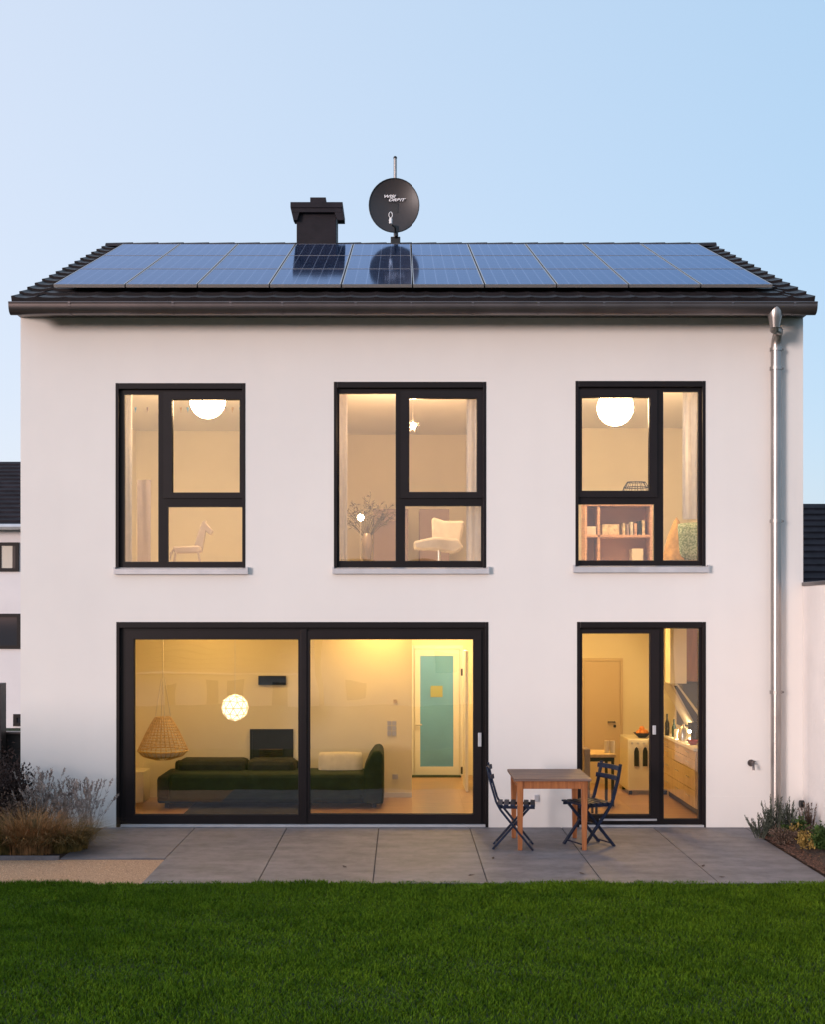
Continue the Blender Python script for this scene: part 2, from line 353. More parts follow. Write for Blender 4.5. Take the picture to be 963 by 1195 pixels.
# ---------------------------------------------------------------- the house
HX0, HX1 = X(24), X(937.5); HZ = 6.21; HD = 9.16; WT = 0.36
OP = {'w1': (135.5, 285.3, 448, 662.6), 'w2': (390, 567.3, 446.5, 662.6), 'w3': (672.8, 823, 445.5, 661.2), 'g1': (136.4, 569.8, 726.5, 966.2), 'g2': (674.6, 823.3, 726.4, 965.8)}
def rect(px0, px1, py0, py1, Y=0.0): return (X(px0, Y), X(px1, Y), Z(py1, Y), Z(py0, Y))
holes = {k: rect(*v) for k, v in OP.items()}
for k in ('g1', 'g2'):
    h = holes[k]; holes[k] = (h[0], h[1], 0.0, h[3])
house = thing('house', 'white rendered two-storey house with solar roof and five dark-framed openings', 'house', (0.13, 0, 0))
mb = MB().plate(HX0, HX1, -0.05, HZ, list(holes.values()), 0.0, WT)
mb.box(HX0, HX0+WT, WT, HD-WT, -0.05, HZ); mb.box(HX1-WT, HX1, WT, HD-WT, -0.05, HZ); mb.box(HX0, HX1, HD-WT, HD, -0.05, HZ)
wall = mb.build('wall', M['plaster'], house)
RY, RZ, EY, EZ = 4.38, 8.28, -0.40, 6.262; SL = (RZ-EZ)/(RY-EY)
for x0 in (HX0, HX1-WT):
    mb = MB().prismx([(0.0, HZ), (HD, HZ), (HD, HZ+0.02), (RY+0.2, RZ-0.17), (RY-0.2, RZ-0.17), (0.0, HZ+0.14)], x0, x0+WT); mb.build('gable', M['plaster'], house)
# plinth: a hair proud of the wall
for a, b in ((HX0-0.002, holes['g1'][0]-0.012), (holes['g1'][1]+0.012, holes['g2'][0]-0.012), (holes['g2'][1]+0.012, HX1+0.002)):
    B(a, b, -0.004, 0.05, -0.05, Z(929)).build('plinth', M['plaster'], house)
# floors and ceilings
B(HX0+WT, HX1-WT, WT, HD-WT, -0.05, 0.035).build('ground_floor', M['floorwood'], house)
B(HX0+WT, HX1-WT, 0.10, WT, 0.0, 0.03).build('threshold', M['floorwood'], house) if False else None
FZ = 0.035
B(HX0+WT, HX1-WT, WT, HD-WT, 2.70, 2.86).build('upper_floor', M['ceiling'], house)
B(HX0+WT, HX1-WT, WT, HD-WT, 5.50, 5.60).build('attic_floor', M['ceiling'], house)
# partitions, ground floor
LBY = 2.26; HBY = 4.7; KBY = 3.75
def part_wall(x0, x1, y0, y1, z0, z1, m): B(x0, x1, y0, y1, z0, z1).build('partition_wall', m, house)
hx0 = X(480.5, LBY)
part_wall(HX0+WT, hx0, LBY, LBY+0.12, FZ, 2.70, M['room'])
PX = 1.32
part_wall(PX, PX+0.12, WT, HBY+0.12, FZ, 2.70, M['room'])
part_wall(hx0-0.12, hx0, LBY+0.12, HBY, FZ, 2.70, M['room'])
part_wall(hx0-0.12, PX, HBY, HBY+0.12, FZ, 2.70, M['room'])
part_wall(PX+0.12, HX1-WT, KBY, KBY+0.12, FZ, 2.70, M['room'])
B(-1.3, hx0, LBY-0.014, LBY, FZ, FZ+0.07).build('skirting_board', M['white'], house)
# partitions, upper floor
UB = [4.9, 5.3, 4.6]; u1, u2 = X(340), X(622)
part_wall(u1, u1+0.1, WT, 6.0, 2.86, 5.5, M['room_up']); part_wall(u2, u2+0.1, WT, 6.0, 2.86, 5.5, M['room_up'])
part_wall(HX0+WT, u1, UB[0], UB[0]+0.1, 2.86, 5.5, M['room_up']); part_wall(u1+0.1, u2, UB[1], UB[1]+0.1, 2.86, 5.5, M['room_up']); part_wall(u2+0.1, HX1-WT, UB[2], UB[2]+0.1, 2.86, 5.5, M['room_up'])
# inner faces of the outer walls, painted
for z0, z1, m in ((FZ, 2.70, M['room']), (2.86, 5.5, M['room_up'])):
    B(HX0+WT, HX0+WT+0.01, WT, HD-WT, z0, z1).build('wall_lining', m, house); B(HX1-WT-0.01, HX1-WT, WT, HD-WT, z0, z1).build('wall_lining', m, house)

# roof: courses of clay tiles on both slopes
RX0, RX1 = X(14, EY) , X(950.5, EY)
def tiles():
    mb = MB(); n = 15; L = math.hypot(RY-EY, RZ-EZ); d = Vector((0, (RY-EY)/L, (RZ-EZ)/L)); nn = Vector((0, -d.z, d.y))
    for side in (0, 1):
        for i in range(n):
            nt = 31; w = (RX1-RX0)/nt
            for j in range(nt):
                x0 = RX0 + j*w
                a0 = Vector((0, EY, EZ)) + d*(L/n*i - 0.02); a1 = Vector((0, EY, EZ)) + d*(L/n*(i+1)+0.03)
                prof = [(0.0, 0.018), (0.08, 0.022), (0.2, 0.014), (0.55, 0.010), (0.85, 0.012), (0.995, 0.018)]
                if j in (0, nt-1): prof = [(0.0, 0.03), (0.08, 0.034), (0.2, 0.014), (0.55, 0.004), (0.9, 0.02), (0.999, 0.03)]
                vs = []
                for a, lift in ((a0, 0.030), (a1, -0.004)):
                    for u, hgt in prof: vs.append(a + nn*(hgt+lift) + Vector((x0+u*w, 0, 0)))
                    for u, hgt in prof: vs.append(a + nn*(-0.022 + (lift-0.03)) + Vector((x0+u*w, 0, 0)))
                k = len(prof); fs = []
                for q in range(k-1):
                    fs.append((q, q+1, 2*k+q+1, 2*k+q)); fs.append((k+q, 3*k+q, 3*k+q+1, k+q+1)); fs.append((q, k+q, k+q+1, q+1)); fs.append((2*k+q, 2*k+q+1, 3*k+q+1, 3*k+q))
                fs.append((0, 2*k, 3*k, k)); fs.append((k-1, 2*k-1, 4*k-1, 3*k-1))
                if side: vs = [Vector((v.x, 2*RY - v.y, v.z)) for v in vs]; fs = [f[::-1] for f in fs]
                mb.add(vs, fs)
    return mb
roof = tiles().build('roof', M['tile'], house)
mb = MB(); nr = 24; w = (RX1-RX0)/nr
for j in range(nr):
    x0 = RX0 + j*w; prof = [(math.cos(PI*k/8)*0.11, math.sin(PI*k/8)*0.075) for k in range(9)]
    lift = 0.0
    vs = [(x0, RY+a, RZ-0.01+b) for a, b in prof] + [(x0+w+0.02, RY+a*1.12, RZ-0.01+b*1.12) for a, b in prof]
    mb.add(vs, [(k, k+1, 10+k, 9+k) for k in range(8)] + [tuple(range(9))])
mb.build('ridge_tile', M['tile'], roof)
mb = MB().prismx([(EY+0.04, EZ-0.03), (RY, RZ-0.05), (2*RY-EY-0.04, EZ-0.03), (2*RY-EY-0.04, EZ-0.10), (RY, RZ-0.17), (EY+0.04, EZ-0.12)], RX0+0.01, RX1-0.01)
mb.build('roof_deck', M['gutter'], roof)
B(HX0, HX1, EY+0.05, 0.0, 6.155, 6.175).build('soffit', M['gutter'], roof)
# chimney (clad in slate, with a hooded cap)
cy0, cy1 = RY-0.28, RY+0.34
cx0, cx1 = X(347.5, RY), X(393, RY); zc = Z(247, cy0)
ch = B(cx0, cx1, cy0, cy1, 7.9, Z(236, cy0)).build('chimney', M['clad'], roof, bevel=0.008)
zt, zb = Z(236.5, cy0-0.08), Z(243, cy0-0.08); a0, a1 = X(338.5, cy0-.1), X(399.5, cy0-.1)
mb = B(a0, a1, cy0-0.10, cy1+0.10, zb, zt)
mb.box(a0+0.02, a1-0.02, cy0-0.085, cy0-0.06, Z(250, cy0), zb)
mb.prism([(a0, zb), (X(351, cy0), zb), (X(347, cy0), Z(259, cy0)), (X(342.5, cy0), Z(259, cy0))], cy0-0.08, cy0+0.05)
mb.prism([(X(388, cy0), zb), (a1, zb), (X(401.5, cy0), Z(259, cy0)), (X(394, cy0), Z(259, cy0))], cy0-0.08, cy0+0.05)
mb.build('chimney_hood', M['clad'], roof, bevel=0.004)
B(X(361, cy0), X(379.5, cy0), cy0+0.1, cy0+0.36, zt, Z(228, cy0)).build('chimney_pot', M['clad'], roof, bevel=0.006)
# gutter
GY, GR = -0.485, 0.088; gz = Z(353.5, GY-GR)
gx0, gx1 = X(12.5, GY), X(951.5, GY)
mb = MB(); n = 14
prof = [(GY + GR*math.cos(PI + PI*k/n), gz + 0.0 + GR*1.40*math.copysign(abs(math.sin(PI + PI*k/n))**0.8, math.sin(PI + PI*k/n))) for k in range(n+1)]
lip = [(GY-GR-0.012+0.012*math.cos(a), gz+0.008+0.012*math.sin(a)) for a in [R(-20-40*k) for k in range(7)]]
outer = prof
vs = [(gx0, y, z) for y, z in outer] + [(gx1, y, z) for y, z in outer]
mb.add(vs, [(k, k+1, n+2+k, n+1+k) for k in range(n)])
inner = [(GY + (y-GY)*0.96, gz + (z-gz)*0.96) for y, z in outer]
vs = [(gx0, y, z) for y, z in inner] + [(gx1, y, z) for y, z in inner]
mb.add(vs, [(n+1+k, n+2+k, k+1, k) for k in range(n)])
mb.tube([(gx0, GY-GR-0.002, gz+0.004), (gx1, GY-GR-0.002, gz+0.004)], 0.0125, 8)
mb.add([(gx0-0.002, y, z) for y, z in outer], [tuple(range(n+1))]); mb.add([(gx1+0.002, y, z) for y, z in outer], [tuple(range(n+1))[::-1]])
gut = mb.build('gutter', M['gutter'], house, smooth=True)
for px in (83, 203, 270, 330, 415, 480, 552, 628, 704, 782, 853, 925):
    x = X(px, GY); pr = [(GY + (y-GY)*1.05, gz + (z-gz)*1.045) for y, z in outer]
    mb = MB(); mb.add([(x-0.013, y, z) for y, z in pr] + [(x+0.013, y, z) for y, z in pr], [(k, k+1, n+2+k, n+1+k) for k in range(n)])
    mb.box(x-0.013, x+0.013, GY-GR-0.016, GY-GR+0.02, gz-0.012, gz+0.014)
    mb.build('gutter_bracket', M['gutter'], gut)
B(RX0+0.03, RX1-0.03, EY-0.012, EY+0.03, EZ-0.16, EZ-0.02).build('fascia', M['gutter'], roof)
# downpipe
px_ = X(903); pr = 0.062; py_ = -0.10
mb = MB().lathe([(0.085, 0), (0.085, -0.08), (0.074, -0.13), (0.05, -0.24)], (X(904.5, GY), GY, Z(359, GY)), 20)
mb.tube([(X(904.5, GY), GY, Z(378, GY)), (X(904.5, GY), GY+0.02, Z(384, GY)), (px_, -0.2, Z(391)), (px_, -0.12, Z(399)), (px_, py_, Z(405)), (px_, py_, Z(412))], [0.05, 0.052, 0.055, 0.058, 0.06, 0.06], 18)
mb.tube([(px_, py_, Z(410)), (px_, py_, 0.02)], pr, 24)
dp = mb.build('downpipe', M['zinc'], house, smooth=True)
for y in (410, 432, 609, 807):
    mb = MB().lathe([(pr+0.001, -0.02), (pr+0.012, -0.02), (pr+0.012, 0.02), (pr+0.001, 0.02)], (px_, py_, Z(y)), 24)
    mb.box(px_+0.0, px_+pr+0.035, py_+0.0, py_+0.02, Z(y)-0.012, Z(y)+0.012); mb.tube([(px_+pr+0.02, py_, Z(y)), (px_+pr+0.02, 0.0, Z(y))], 0.008, 8)
    mb.build('pipe_bracket', M['zinc'], dp)

# windows -------------------------------------------------------------
FY = 0.045
def window(kind, key, sashes, fixed, label=None):
    """outer frame (the part), opening sashes, fixed panes, shutter box and guide rails, sill"""
    x0, x1, z0, z1 = holes[key]
    allh = []
    for s_ in sashes: allh.append(rect(*s_[1]))
    for f_ in fixed: allh.append(rect(*f_))
    win = MB().plate(x0+0.002, x1-0.002, z0+0.002, z1-0.002, [h for h in allh], FY, FY+0.08).build(kind, M['frame'], house, bevel=0.003)
    for so, si in sashes:
        a = rect(*so); b = rect(*si)
        MB().plate(*a, [b], FY-0.022, FY-0.003).build('sash', M['frame2'], win, bevel=0.004)
    for h in allh:
        MB().add([(h[0]-.004, FY+0.03, h[2]-.004), (h[1]+.004, FY+0.03, h[2]-.004), (h[1]+.004, FY+0.03, h[3]+.004), (h[0]-.004, FY+0.03, h[3]+.004)], [(0,1,2,3)]).build('pane', M['glass'], win)
        # thin glazing beads
        g_ = 0.008
        MB().plate(h[0]-0.001, h[1]+0.001, h[2]-0.001, h[3]+0.001, [(h[0]+g_, h[1]-g_, h[2]+g_, h[3]-g_)], FY+0.004, FY+0.026).build('glazing_bead', M['black'], win)
    e = 0.008
    for mb in (MB().box(x0-e, x0+0.030, -0.006, FY-0.001, z0, z1+e), MB().box(x1-0.030, x1+e, -0.006, FY-0.001, z0, z1+e)):
        mb.build('shutter_rail', M['frame'], win, bevel=0.002)
    B(x0+0.031, x1-0.031, -0.006, FY-0.025, z1-0.065, z1+e).build('shutter_box', M['frame'], win, bevel=0.006)
    return win, (x0, x1, z0, z1)
def sill(win, px0, px1, py0, py1, key):
    x0, x1, z0, z1 = holes[key]
    a, b = X(px0, -0.05), X(px1, -0.05); zt = Z(py0, -0.05); zb = Z(py1, -0.05)
    mb = MB().prismx([(0.02, zt+0.022), (-0.065, zt+0.004), (-0.065, zb), (-0.058, zb), (-0.055, zt-0.012), (0.0, zt-0.004)], a+0.02, b-0.02)
    mb.box(a, a+0.02, -0.068, 0.01, zb, zt+0.030).box(b-0.02, b, -0.068, 0.01, zb, zt+0.030)
    mb.build('sill', M['sill'], win)
w1, _ = window('window', 'w1', [((190, 284.5, 457, 581), (200, 279.5, 465.4, 575))], [(143.5, 184.4, 459, 656), (194.5, 283.0, 590.6, 656)])
sill(w1, 132.5, 289, 664.5, 670, 'w1')
w2, _ = window('window', 'w2', [((467, 565.5, 456, 581), (476.5, 557.8, 464, 574.4))], [(394.7, 462, 458, 655), (471.7, 563, 589.5, 655)])
sill(w2, 387.5, 571.5, 664, 669.5, 'w2')
w3, _ = window('window', 'w3', [((674.5, 768, 454.5, 580), (679.7, 759, 463, 573))], [(774.7, 816.8, 456, 654.5), (674.9, 765.4, 587.6, 654.5)])
sill(w3, 669.5, 828, 662, 668, 'w3')
sd, _ = window('sliding_door', 'g1', [((146, 355, 736, 961.5), (155.4, 348, 745.6, 951.2)), ((352.5, 562.5, 736, 961.5), (360.7, 553.6, 745.6, 950.5))], [])
x0, x1, z0, z1 = holes['g1']
B(x0+0.05, x1-0.03, -0.03, FY-0.026, 0.004, 0.036).build('threshold', M['alu'], sd, bevel=0.002)
B(X(350.5), X(357.5), FY-0.04, FY-0.023, 0.02, Z(734)).build('centre_post', M['frame2'], sd, bevel=0.003)
B(X(558.6), X(562.4), FY-0.045, FY-0.0225, Z(871), Z(855)).build('handle', M['alu'], sd, bevel=0.003)
fd, _ = window('french_door', 'g2', [((676.5, 770.5, 735, 957), (680, 760, 738.6, 951.2))], [(775.3, 817.4, 732.7, 956.4)])
x0, x1, z0, z1 = holes['g2']
B(x0+0.02, x1-0.02, -0.03, FY-0.026, 0.004, 0.030).build('threshold', M['alu'], fd, bevel=0.002)
B(X(700), X(767), FY-0.045, FY-0.0225, Z(957.5), Z(955.5)).build('drip_rail', M['alu'], fd)
B(X(762.3), X(766), FY-0.045, FY-0.0225, Z(857), Z(846.5)).build('handle', M['alu'], fd, bevel=0.003)
# fittings on the facade
tx, tz = X(876.5), Z(890)
mb = MB().tube([(tx, 0.0, tz), (tx, -0.02, tz)], 0.042, 18).tube([(tx, -0.02, tz), (tx, -0.09, tz), (tx, -0.115, tz-0.03), (tx, -0.12, tz-0.075)], 0.014, 12).tube([(tx-0.03, -0.075, tz+0.028), (tx+0.035, -0.075, tz+0.028)], 0.007, 8).tube([(tx, -0.075, tz), (tx, -0.075, tz+0.03)], 0.008, 8)
mb.build('water_tap', M['gutter'], house, smooth=True)
mb = B(X(623.5), X(629), -0.03, 0.0, Z(935), Z(927)); mb.build('wall_socket', M['alu'], house, bevel=0.005)

# ---------------------------------------------------------------- solar array, 10 columns x 3 rows
AY0, AY1 = -0.10, 3.69; offn = 0.145
def ap(x, t, lift=0.0):      # point on the array plane, t in 0..1 up the slope
    y = AY0 + (AY1-AY0)*t; z = EZ + (y-EY)*SL + offn
    n = Vector((0, -SL, 1)).normalized()
    return Vector((x, y, z)) + n*lift
AX0, AX1 = -4.185, 4.475; cw = (AX1-AX0)/10
rown = ['bottom', 'middle', 'top']
ordn = ['leftmost', 'second from left', 'third from left', 'fourth from left', 'fifth from left', 'fifth from right', 'fourth from right', 'third from right', 'second from right', 'rightmost']
for r_ in range(3):
    for c in range(10):
        gx = 0.008; x0, x1 = AX0+c*cw+gx, AX0+(c+1)*cw-gx; t0, t1 = r_/3+0.0012, (r_+1)/3-0.0012
        t = thing('solar_panel', f'blue solar panel, {ordn[c]} in the {rown[r_]} row on the roof', 'solar panel', tuple(ap((x0+x1)/2, t0)), 'solar panels on the roof')
        fw = 0.012; ft = 0.0045/4.12
        mb = MB()
        for (a, b, c0, c1) in ((x0, x1, t0, t0+ft), (x0, x1, t1-ft, t1), (x0, x0+fw, t0+ft, t1-ft), (x1-fw, x1, t0+ft, t1-ft)):
            vs = [ap(a, c0, -0.038), ap(b, c0, -0.038), ap(b, c1, -0.038), ap(a, c1, -0.038), ap(a, c0), ap(b, c0), ap(b, c1), ap(a, c1)]
            mb.add(vs, [(0,3,2,1),(4,5,6,7),(0,1,5,4),(1,2,6,5),(2,3,7,6),(3,0,4,7)])
        mb.build('panel_frame', M['solarframe'], t)
        mb = MB().add([ap(x0+fw, t0+ft, -0.003), ap(x1-fw, t0+ft, -0.003), ap(x1-fw, t1-ft, -0.003), ap(x0+fw, t1-ft, -0.003),
                       ap(x0+fw, t0+ft, -0.034), ap(x1-fw, t0+ft, -0.034), ap(x1-fw, t1-ft, -0.034), ap(x0+fw, t1-ft, -0.034)], [(0,1,2,3),(7,6,5,4),(4,5,1,0),(5,6,2,1),(6,7,3,2),(7,4,0,3)])
        o = mb.build('cell_sheet', M['solar'], t)
        uvl = o.data.uv_layers.new(name='UVMap'); q = [(0,0),(1,0),(1,1),(0,1),(0,0),(1,0),(1,1),(0,1)]
        for lp in o.data.loops: uvl.data[lp.index].uv = q[lp.vertex_index]
# mounting rails below the panels
rails = MB()
for t_ in (0.07, 0.27, 0.4, 0.6, 0.73, 0.93):
    rails.bar(ap(AX0-0.03, t_, -0.06), ap(AX1+0.03, t_, -0.06), 0.04, 0.04)
for x in np.linspace(AX0+0.2, AX1-0.2, 9):
    for t_ in (0.07, 0.4, 0.73): rails.bar(ap(x, t_, -0.06), ap(x, t_, -0.135), 0.03, 0.04)
o = rails.build('mounting_rails', M['black']); tag(o, 'dark mounting rails between the roof tiles and the solar panels', 'rail')

# ---------------------------------------------------------------- satellite dish
DY = 4.30; dc = W(460, 242, DY); dx, dzr = 29.5*(D+DY)/F, 31.3*(D+DY)/F
dish = thing('satellite_dish', 'round dark grey satellite dish on a mast behind the solar panels', 'satellite dish', (dc.x, DY, 8.25))
mb = MB(); n = 48; m_ = 10
for sgn, yo in ((0, 0.0), (1, 0.012)):
    vs = []; fs = []
    for i in range(m_+1):
        rr = i/m_
        for k in range(n):
            a = 2*PI*k/n; vs.append(Vector((dc.x + dx*rr*math.cos(a), DY - 0.075*(rr**2 - 1) * 1.0 - 0.08 + yo, dc.z + dzr*rr*math.sin(a))))
    for i in range(m_):
        for k in range(n):
            f_ = (i*n+k, (i+1)*n+k, (i+1)*n+(k+1)%n, i*n+(k+1)%n); fs.append(f_[::-1] if not sgn else f_)
    mb.add(vs, fs)
for k in range(n): mb.f.append((m_*n+k, m_*n+(k+1)%n, (m_+1)*n + m_*n+(k+1)%n, (m_+1)*n+m_*n+k))
refl = mb.build('reflector', M['dish'], dish, smooth=True)
MB().tube([(dc.x + dx*1.0*math.cos(2*PI*k/40), DY-0.083, dc.z + dzr*1.0*math.sin(2*PI*k/40)) for k in range(41)], 0.009, 6, cap=False).build('rim', M['black'], dish, smooth=True)
MB().tube([(dc.x+0.01, DY+0.12, 7.95), (dc.x+0.01, DY+0.12, Z(181.5, DY))], 0.026, 14).build('mast', M['zinc'], dish, smooth=True)
MB().ball((dc.x+0.01, DY+0.12, Z(181.5, DY)), 0.030, 12, 8).build('mast_cap', M['black'], dish, smooth=True)
mb = MB().bar((dc.x, DY-0.01, dc.z-0.02), (dc.x+0.01, DY+0.12, dc.z-0.02), 0.12, 0.16)
mb.bar((dc.x+0.02, DY-0.05, dc.z-dzr*0.75), (dc.x+0.03, DY-0.10, dc.z-dzr*1.18), 0.05, 0.06)
mb.box(dc.x-0.06, dc.x+0.09, DY-0.05, DY+0.16, Z(287, DY), Z(277.5, DY)); mb.build('mount', M['black'], dish, bevel=0.006)
lx, ly_, lz = W(455.5, 258, DY-0.42)
mb = MB().tube([(dc.x+0.02, DY-0.10, dc.z-dzr*1.05), (dc.x+0.015, DY-0.26, dc.z-dzr*0.95), (lx+0.01, DY-0.40, lz-0.05)], 0.013, 8)
mb.build('feed_arm', M['black'], dish, smooth=True)
mb = MB().lathe([(0.0, -0.045), (0.024, -0.045), (0.026, 0.02), (0.018, 0.04), (0.0, 0.04)], (lx, DY-0.42, lz), 14); mb.build('receiver_head', M['white'], dish, smooth=True)
MB().tube([(lx + 0.026*math.cos(a), DY-0.43, lz+0.085+0.045*math.sin(a)) for a in [2*PI*k/16 for k in range(17)]], 0.006, 6, cap=False).build('cable_loop', M['white'], dish, smooth=True)
def text(body, size, loc, rot, m, parent, name, shear=0.0, ext=0.001, sx=1.0):
    cu = bpy.data.curves.new(name, 'FONT'); cu.body = body; cu.size = size; cu.shear = shear; cu.extrude = ext; cu.align_x = 'CENTER'; cu.align_y = 'CENTER'; cu.offset = 0.0015
    ob = bpy.data.objects.new(name, cu); COL.objects.link(ob)
    dg = bpy.context.evaluated_depsgraph_get(); me = bpy.data.meshes.new_from_object(ob.evaluated_get(dg)); bpy.data.objects.remove(ob)
    me.materials.clear(); me.materials.append(m)
    o2 = bpy.data.objects.new(name, me); COL.objects.link(o2)
    o2.parent = parent; o2.location = Vector(loc) - WL[parent.name]; o2.rotation_euler = rot; o2.scale = (sx, 1, 1); return o2
yl = DY - 0.062
p = W(453.6, 231.2, DY); text('WISI', 0.062, (p.x, yl, p.z), (R(90), 0, 0), M['letter'], dish, 'logo_lettering', 0.35, sx=1.45)
p = W(462, 235.3, DY); text('ORBIT', 0.062, (p.x, yl+0.0, p.z), (R(90), 0, 0), M['letter'], dish, 'logo_lettering', 0.35, sx=1.4)

# ---------------------------------------------------------------- outdoor table and folding chairs
TX0, TX1, TY0, TY1, TZ = 1.235, 2.075, -1.55, -0.66, 0.785
tb = thing('garden_table', 'square wooden garden table with weathered top and orange legs on the patio', 'table', ((TX0+TX1)/2, (TY0+TY1)/2, 0))
mb = MB(); nb = 7; bw = (TY1-TY0)/nb
for i in range(nb): mb.box(TX0, TX1, TY0+i*bw+0.0015, TY0+(i+1)*bw-0.0015, TZ-0.028, TZ)
mb.build('tabletop', M['tabletop'], tb, bevel=0.003)
mb = MB()
mb.box(TX0+0.10, TX1-0.10, TY0+0.045, TY0+0.068, TZ-0.115, TZ-0.0285).box(TX0+0.10, TX1-0.10, TY1-0.068, TY1-0.045, TZ-0.115, TZ-0.0285)
mb.box(TX0+0.05, TX0+0.072, TY0+0.10, TY1-0.10, TZ-0.115, TZ-0.0285).box(TX1-0.072, TX1-0.05, TY0+0.10, TY1-0.10, TZ-0.115, TZ-0.0285)
mb.build('apron', M['tablewood'], tb, bevel=0.002)
for x in (TX0+0.035, TX1-0.105):
    for y in (TY0+0.03, TY1-0.10):
        a = 0.07; s_ = 0.012
        mb = MB(); mb.add([(x+s_, y+s_, 0), (x+a-s_, y+s_, 0), (x+a-s_, y+a-s_, 0), (x+s_, y+a-s_, 0), (x, y, TZ-0.0285), (x+a, y, TZ-0.0285), (x+a, y+a, TZ-0.0285), (x, y+a, TZ-0.0285)], [(0,3,2,1),(4,5,6,7),(0,1,5,4),(1,2,6,5),(2,3,7,6),(3,0,4,7)])
        mb.build('leg', M['tablewood'], tb, bevel=0.003)
def chair(name, label):
    t = thing(name, label, 'chair', (0, 0, 0), 'folding garden chairs at the table')
    # faces +x; folding: back-post runs to the front foot, seat strut runs to the rear foot
    for y in (-0.19, 0.19):
        pts = [(-0.30, y, 0.91), (-0.265, y, 0.74), (-0.20, y, 0.52), (-0.15, y, 0.43), (0.20, y, 0.0)]
        mb = MB()
        for a, b in zip(pts, pts[1:]): mb.bar(a, b, 0.022, 0.040, up=(0,1,0))
        mb.build('back_post', M['navy'], t, bevel=0.003)
    for y in (-0.155, 0.155):
        mb = MB().bar((0.17, y, 0.47), (-0.24, y, 0.0), 0.024, 0.042, up=(0,1,0)); mb.build('leg', M['navy'], t, bevel=0.003)
    mb = MB()
    for i in range(6):
        x = -0.19 + i*0.072; mb.box(x, x+0.052, -0.205, 0.205, 0.478, 0.496)
    mb.box(-0.18, 0.22, -0.175, -0.15, 0.448, 0.477).box(-0.18, 0.22, 0.15, 0.175, 0.448, 0.477)
    mb.build('seat', M['navy'], t, bevel=0.003)
    for z, h in ((0.865, 0.05), (0.755, 0.05)):
        f = (z-0.74)/(0.91-0.74); x = -0.265 - 0.035*f + 0.022
        vs = []
        mb = MB(); n = 6
        for k in range(n):
            ya = -0.21+0.42*k/n; yb = -0.21+0.42*(k+1)/n; ca = -0.03*(1-(ya/0.21)**2); cb = -0.03*(1-(yb/0.21)**2)
            mb.add([(x+ca, ya, z-h/2), (x+cb, yb, z-h/2), (x+cb-0.006, yb, z+h/2), (x+ca-0.006, ya, z+h/2), (x+ca+0.014, ya, z-h/2), (x+cb+0.014, yb, z-h/2), (x+cb+0.008, yb, z+h/2), (x+ca+0.008, ya, z+h/2)], [(0,3,2,1),(4,5,6,7),(0,1,5,4),(1,2,6,5),(2,3,7,6),(3,0,4,7)])
        mb.build('back_slat', M['navy'], t)
    for mb in (MB().bar((-0.21, -0.155, 0.035), (-0.21, 0.155, 0.035), 0.014, 0.014), MB().bar((0.165, -0.19, 0.045), (0.165, 0.19, 0.045), 0.014, 0.014), MB().bar((-0.008, -0.2, 0.256), (-0.008, 0.2, 0.256), 0.012, 0.012)):
        mb.build('crossbar', M['navy'], t)
    return t
c1 = chair('folding_chair', 'dark blue folding slatted chair left of the garden table, facing right')
c1.location = (1.265, -1.30, 0); c1.rotation_euler = (0, 0, R(-6))
def copy_tree(o, parent=None):
    c = o.copy(); COL.objects.link(c); c.parent = parent
    for chd in list(o.children): copy_tree(chd, c)
    return c
c2 = copy_tree(c1); c2['label'] = 'dark blue folding slatted chair right of the garden table, before the glass door'
c2.location = (2.09, -1.20, 0); c2.rotation_euler = (0, 0, R(180+24))

# ---------------------------------------------------------------- plants
def blade(mb, p, az, lean, h, w, seg=5, curl=1.0):
    dxy = Vector((math.cos(az), math.sin(az), 0)); side = Vector((-math.sin(az), math.cos(az), 0)); vs = []
    for i in range(seg+1):
        t = i/seg; q = Vector(p) + dxy*(lean*h*(t**(1+curl))) + Vector((0, 0, h*(t - 0.35*lean*t**3)))
        ww = w*(1-t)**0.7 + 0.0004; vs += [q - side*ww/2, q + side*ww/2]
    mb.add(vs, [(2*i, 2*i+1, 2*i+3, 2*i+2) for i in range(seg)])
    return vs[-1]
def leaf(mb, p, d, l, w, roll=None):
    d = Vector(d).normalized(); s_ = d.cross(Vector((random.uniform(-1,1), random.uniform(-1,1), random.uniform(-1,1)))).normalized(); p = Vector(p)
    mb.add([p, p + d*l*0.45 + s_*w/2, p + d*l, p + d*l*0.45 - s_*w/2], [(0,1,2,3)])
def tuft(name, label, cat, c, r, n, h, w, m, lean=(0.2, 0.9), heads=None, headm=None, nh=0, hh=(0.5,0.7), group=None):
    t = thing(name, label, cat, c, group); mb = MB()
    for _ in range(n):
        a = random.uniform(0, 2*PI); rr = r*math.sqrt(random.random())
        blade(mb, (c[0]+rr*math.cos(a), c[1]+rr*math.sin(a), c[2]), a + random.uniform(-0.8, 0.8), random.uniform(*lean), h*random.uniform(0.55, 1.1), w)
    mb.build('foliage', m, t)
    if nh:
        st = MB(); hd = MB()
        for _ in range(nh):
            a = random.uniform(0, 2*PI); rr = r*0.6*math.sqrt(random.random()); p = Vector((c[0]+rr*math.cos(a), c[1]+rr*math.sin(a), c[2]))
            e = blade(st, p, a, random.uniform(*lean)*0.8, random.uniform(*hh), 0.004, 5)
            d = (e - p).normalized() + Vector((math.cos(a)*0.3, math.sin(a)*0.3, 0))
            for k in range(14):
                leaf(hd, e - d*0.10*(1-k/14) , d + Vector((random.uniform(-.6,.6), random.uniform(-.6,.6), random.uniform(-.3,.3))), 0.03, 0.009)
        st.build('stems', headm, t); hd.build(heads, headm, t)
    return t
def lmat(name, a, b, rough=0.7): return mat(name, a, rough, scale=14, col2=b, detail=2, spec=0.25)
M['straw'] = lmat('straw_blades', (0.10, 0.065, 0.025), (0.52, 0.25, 0.10))
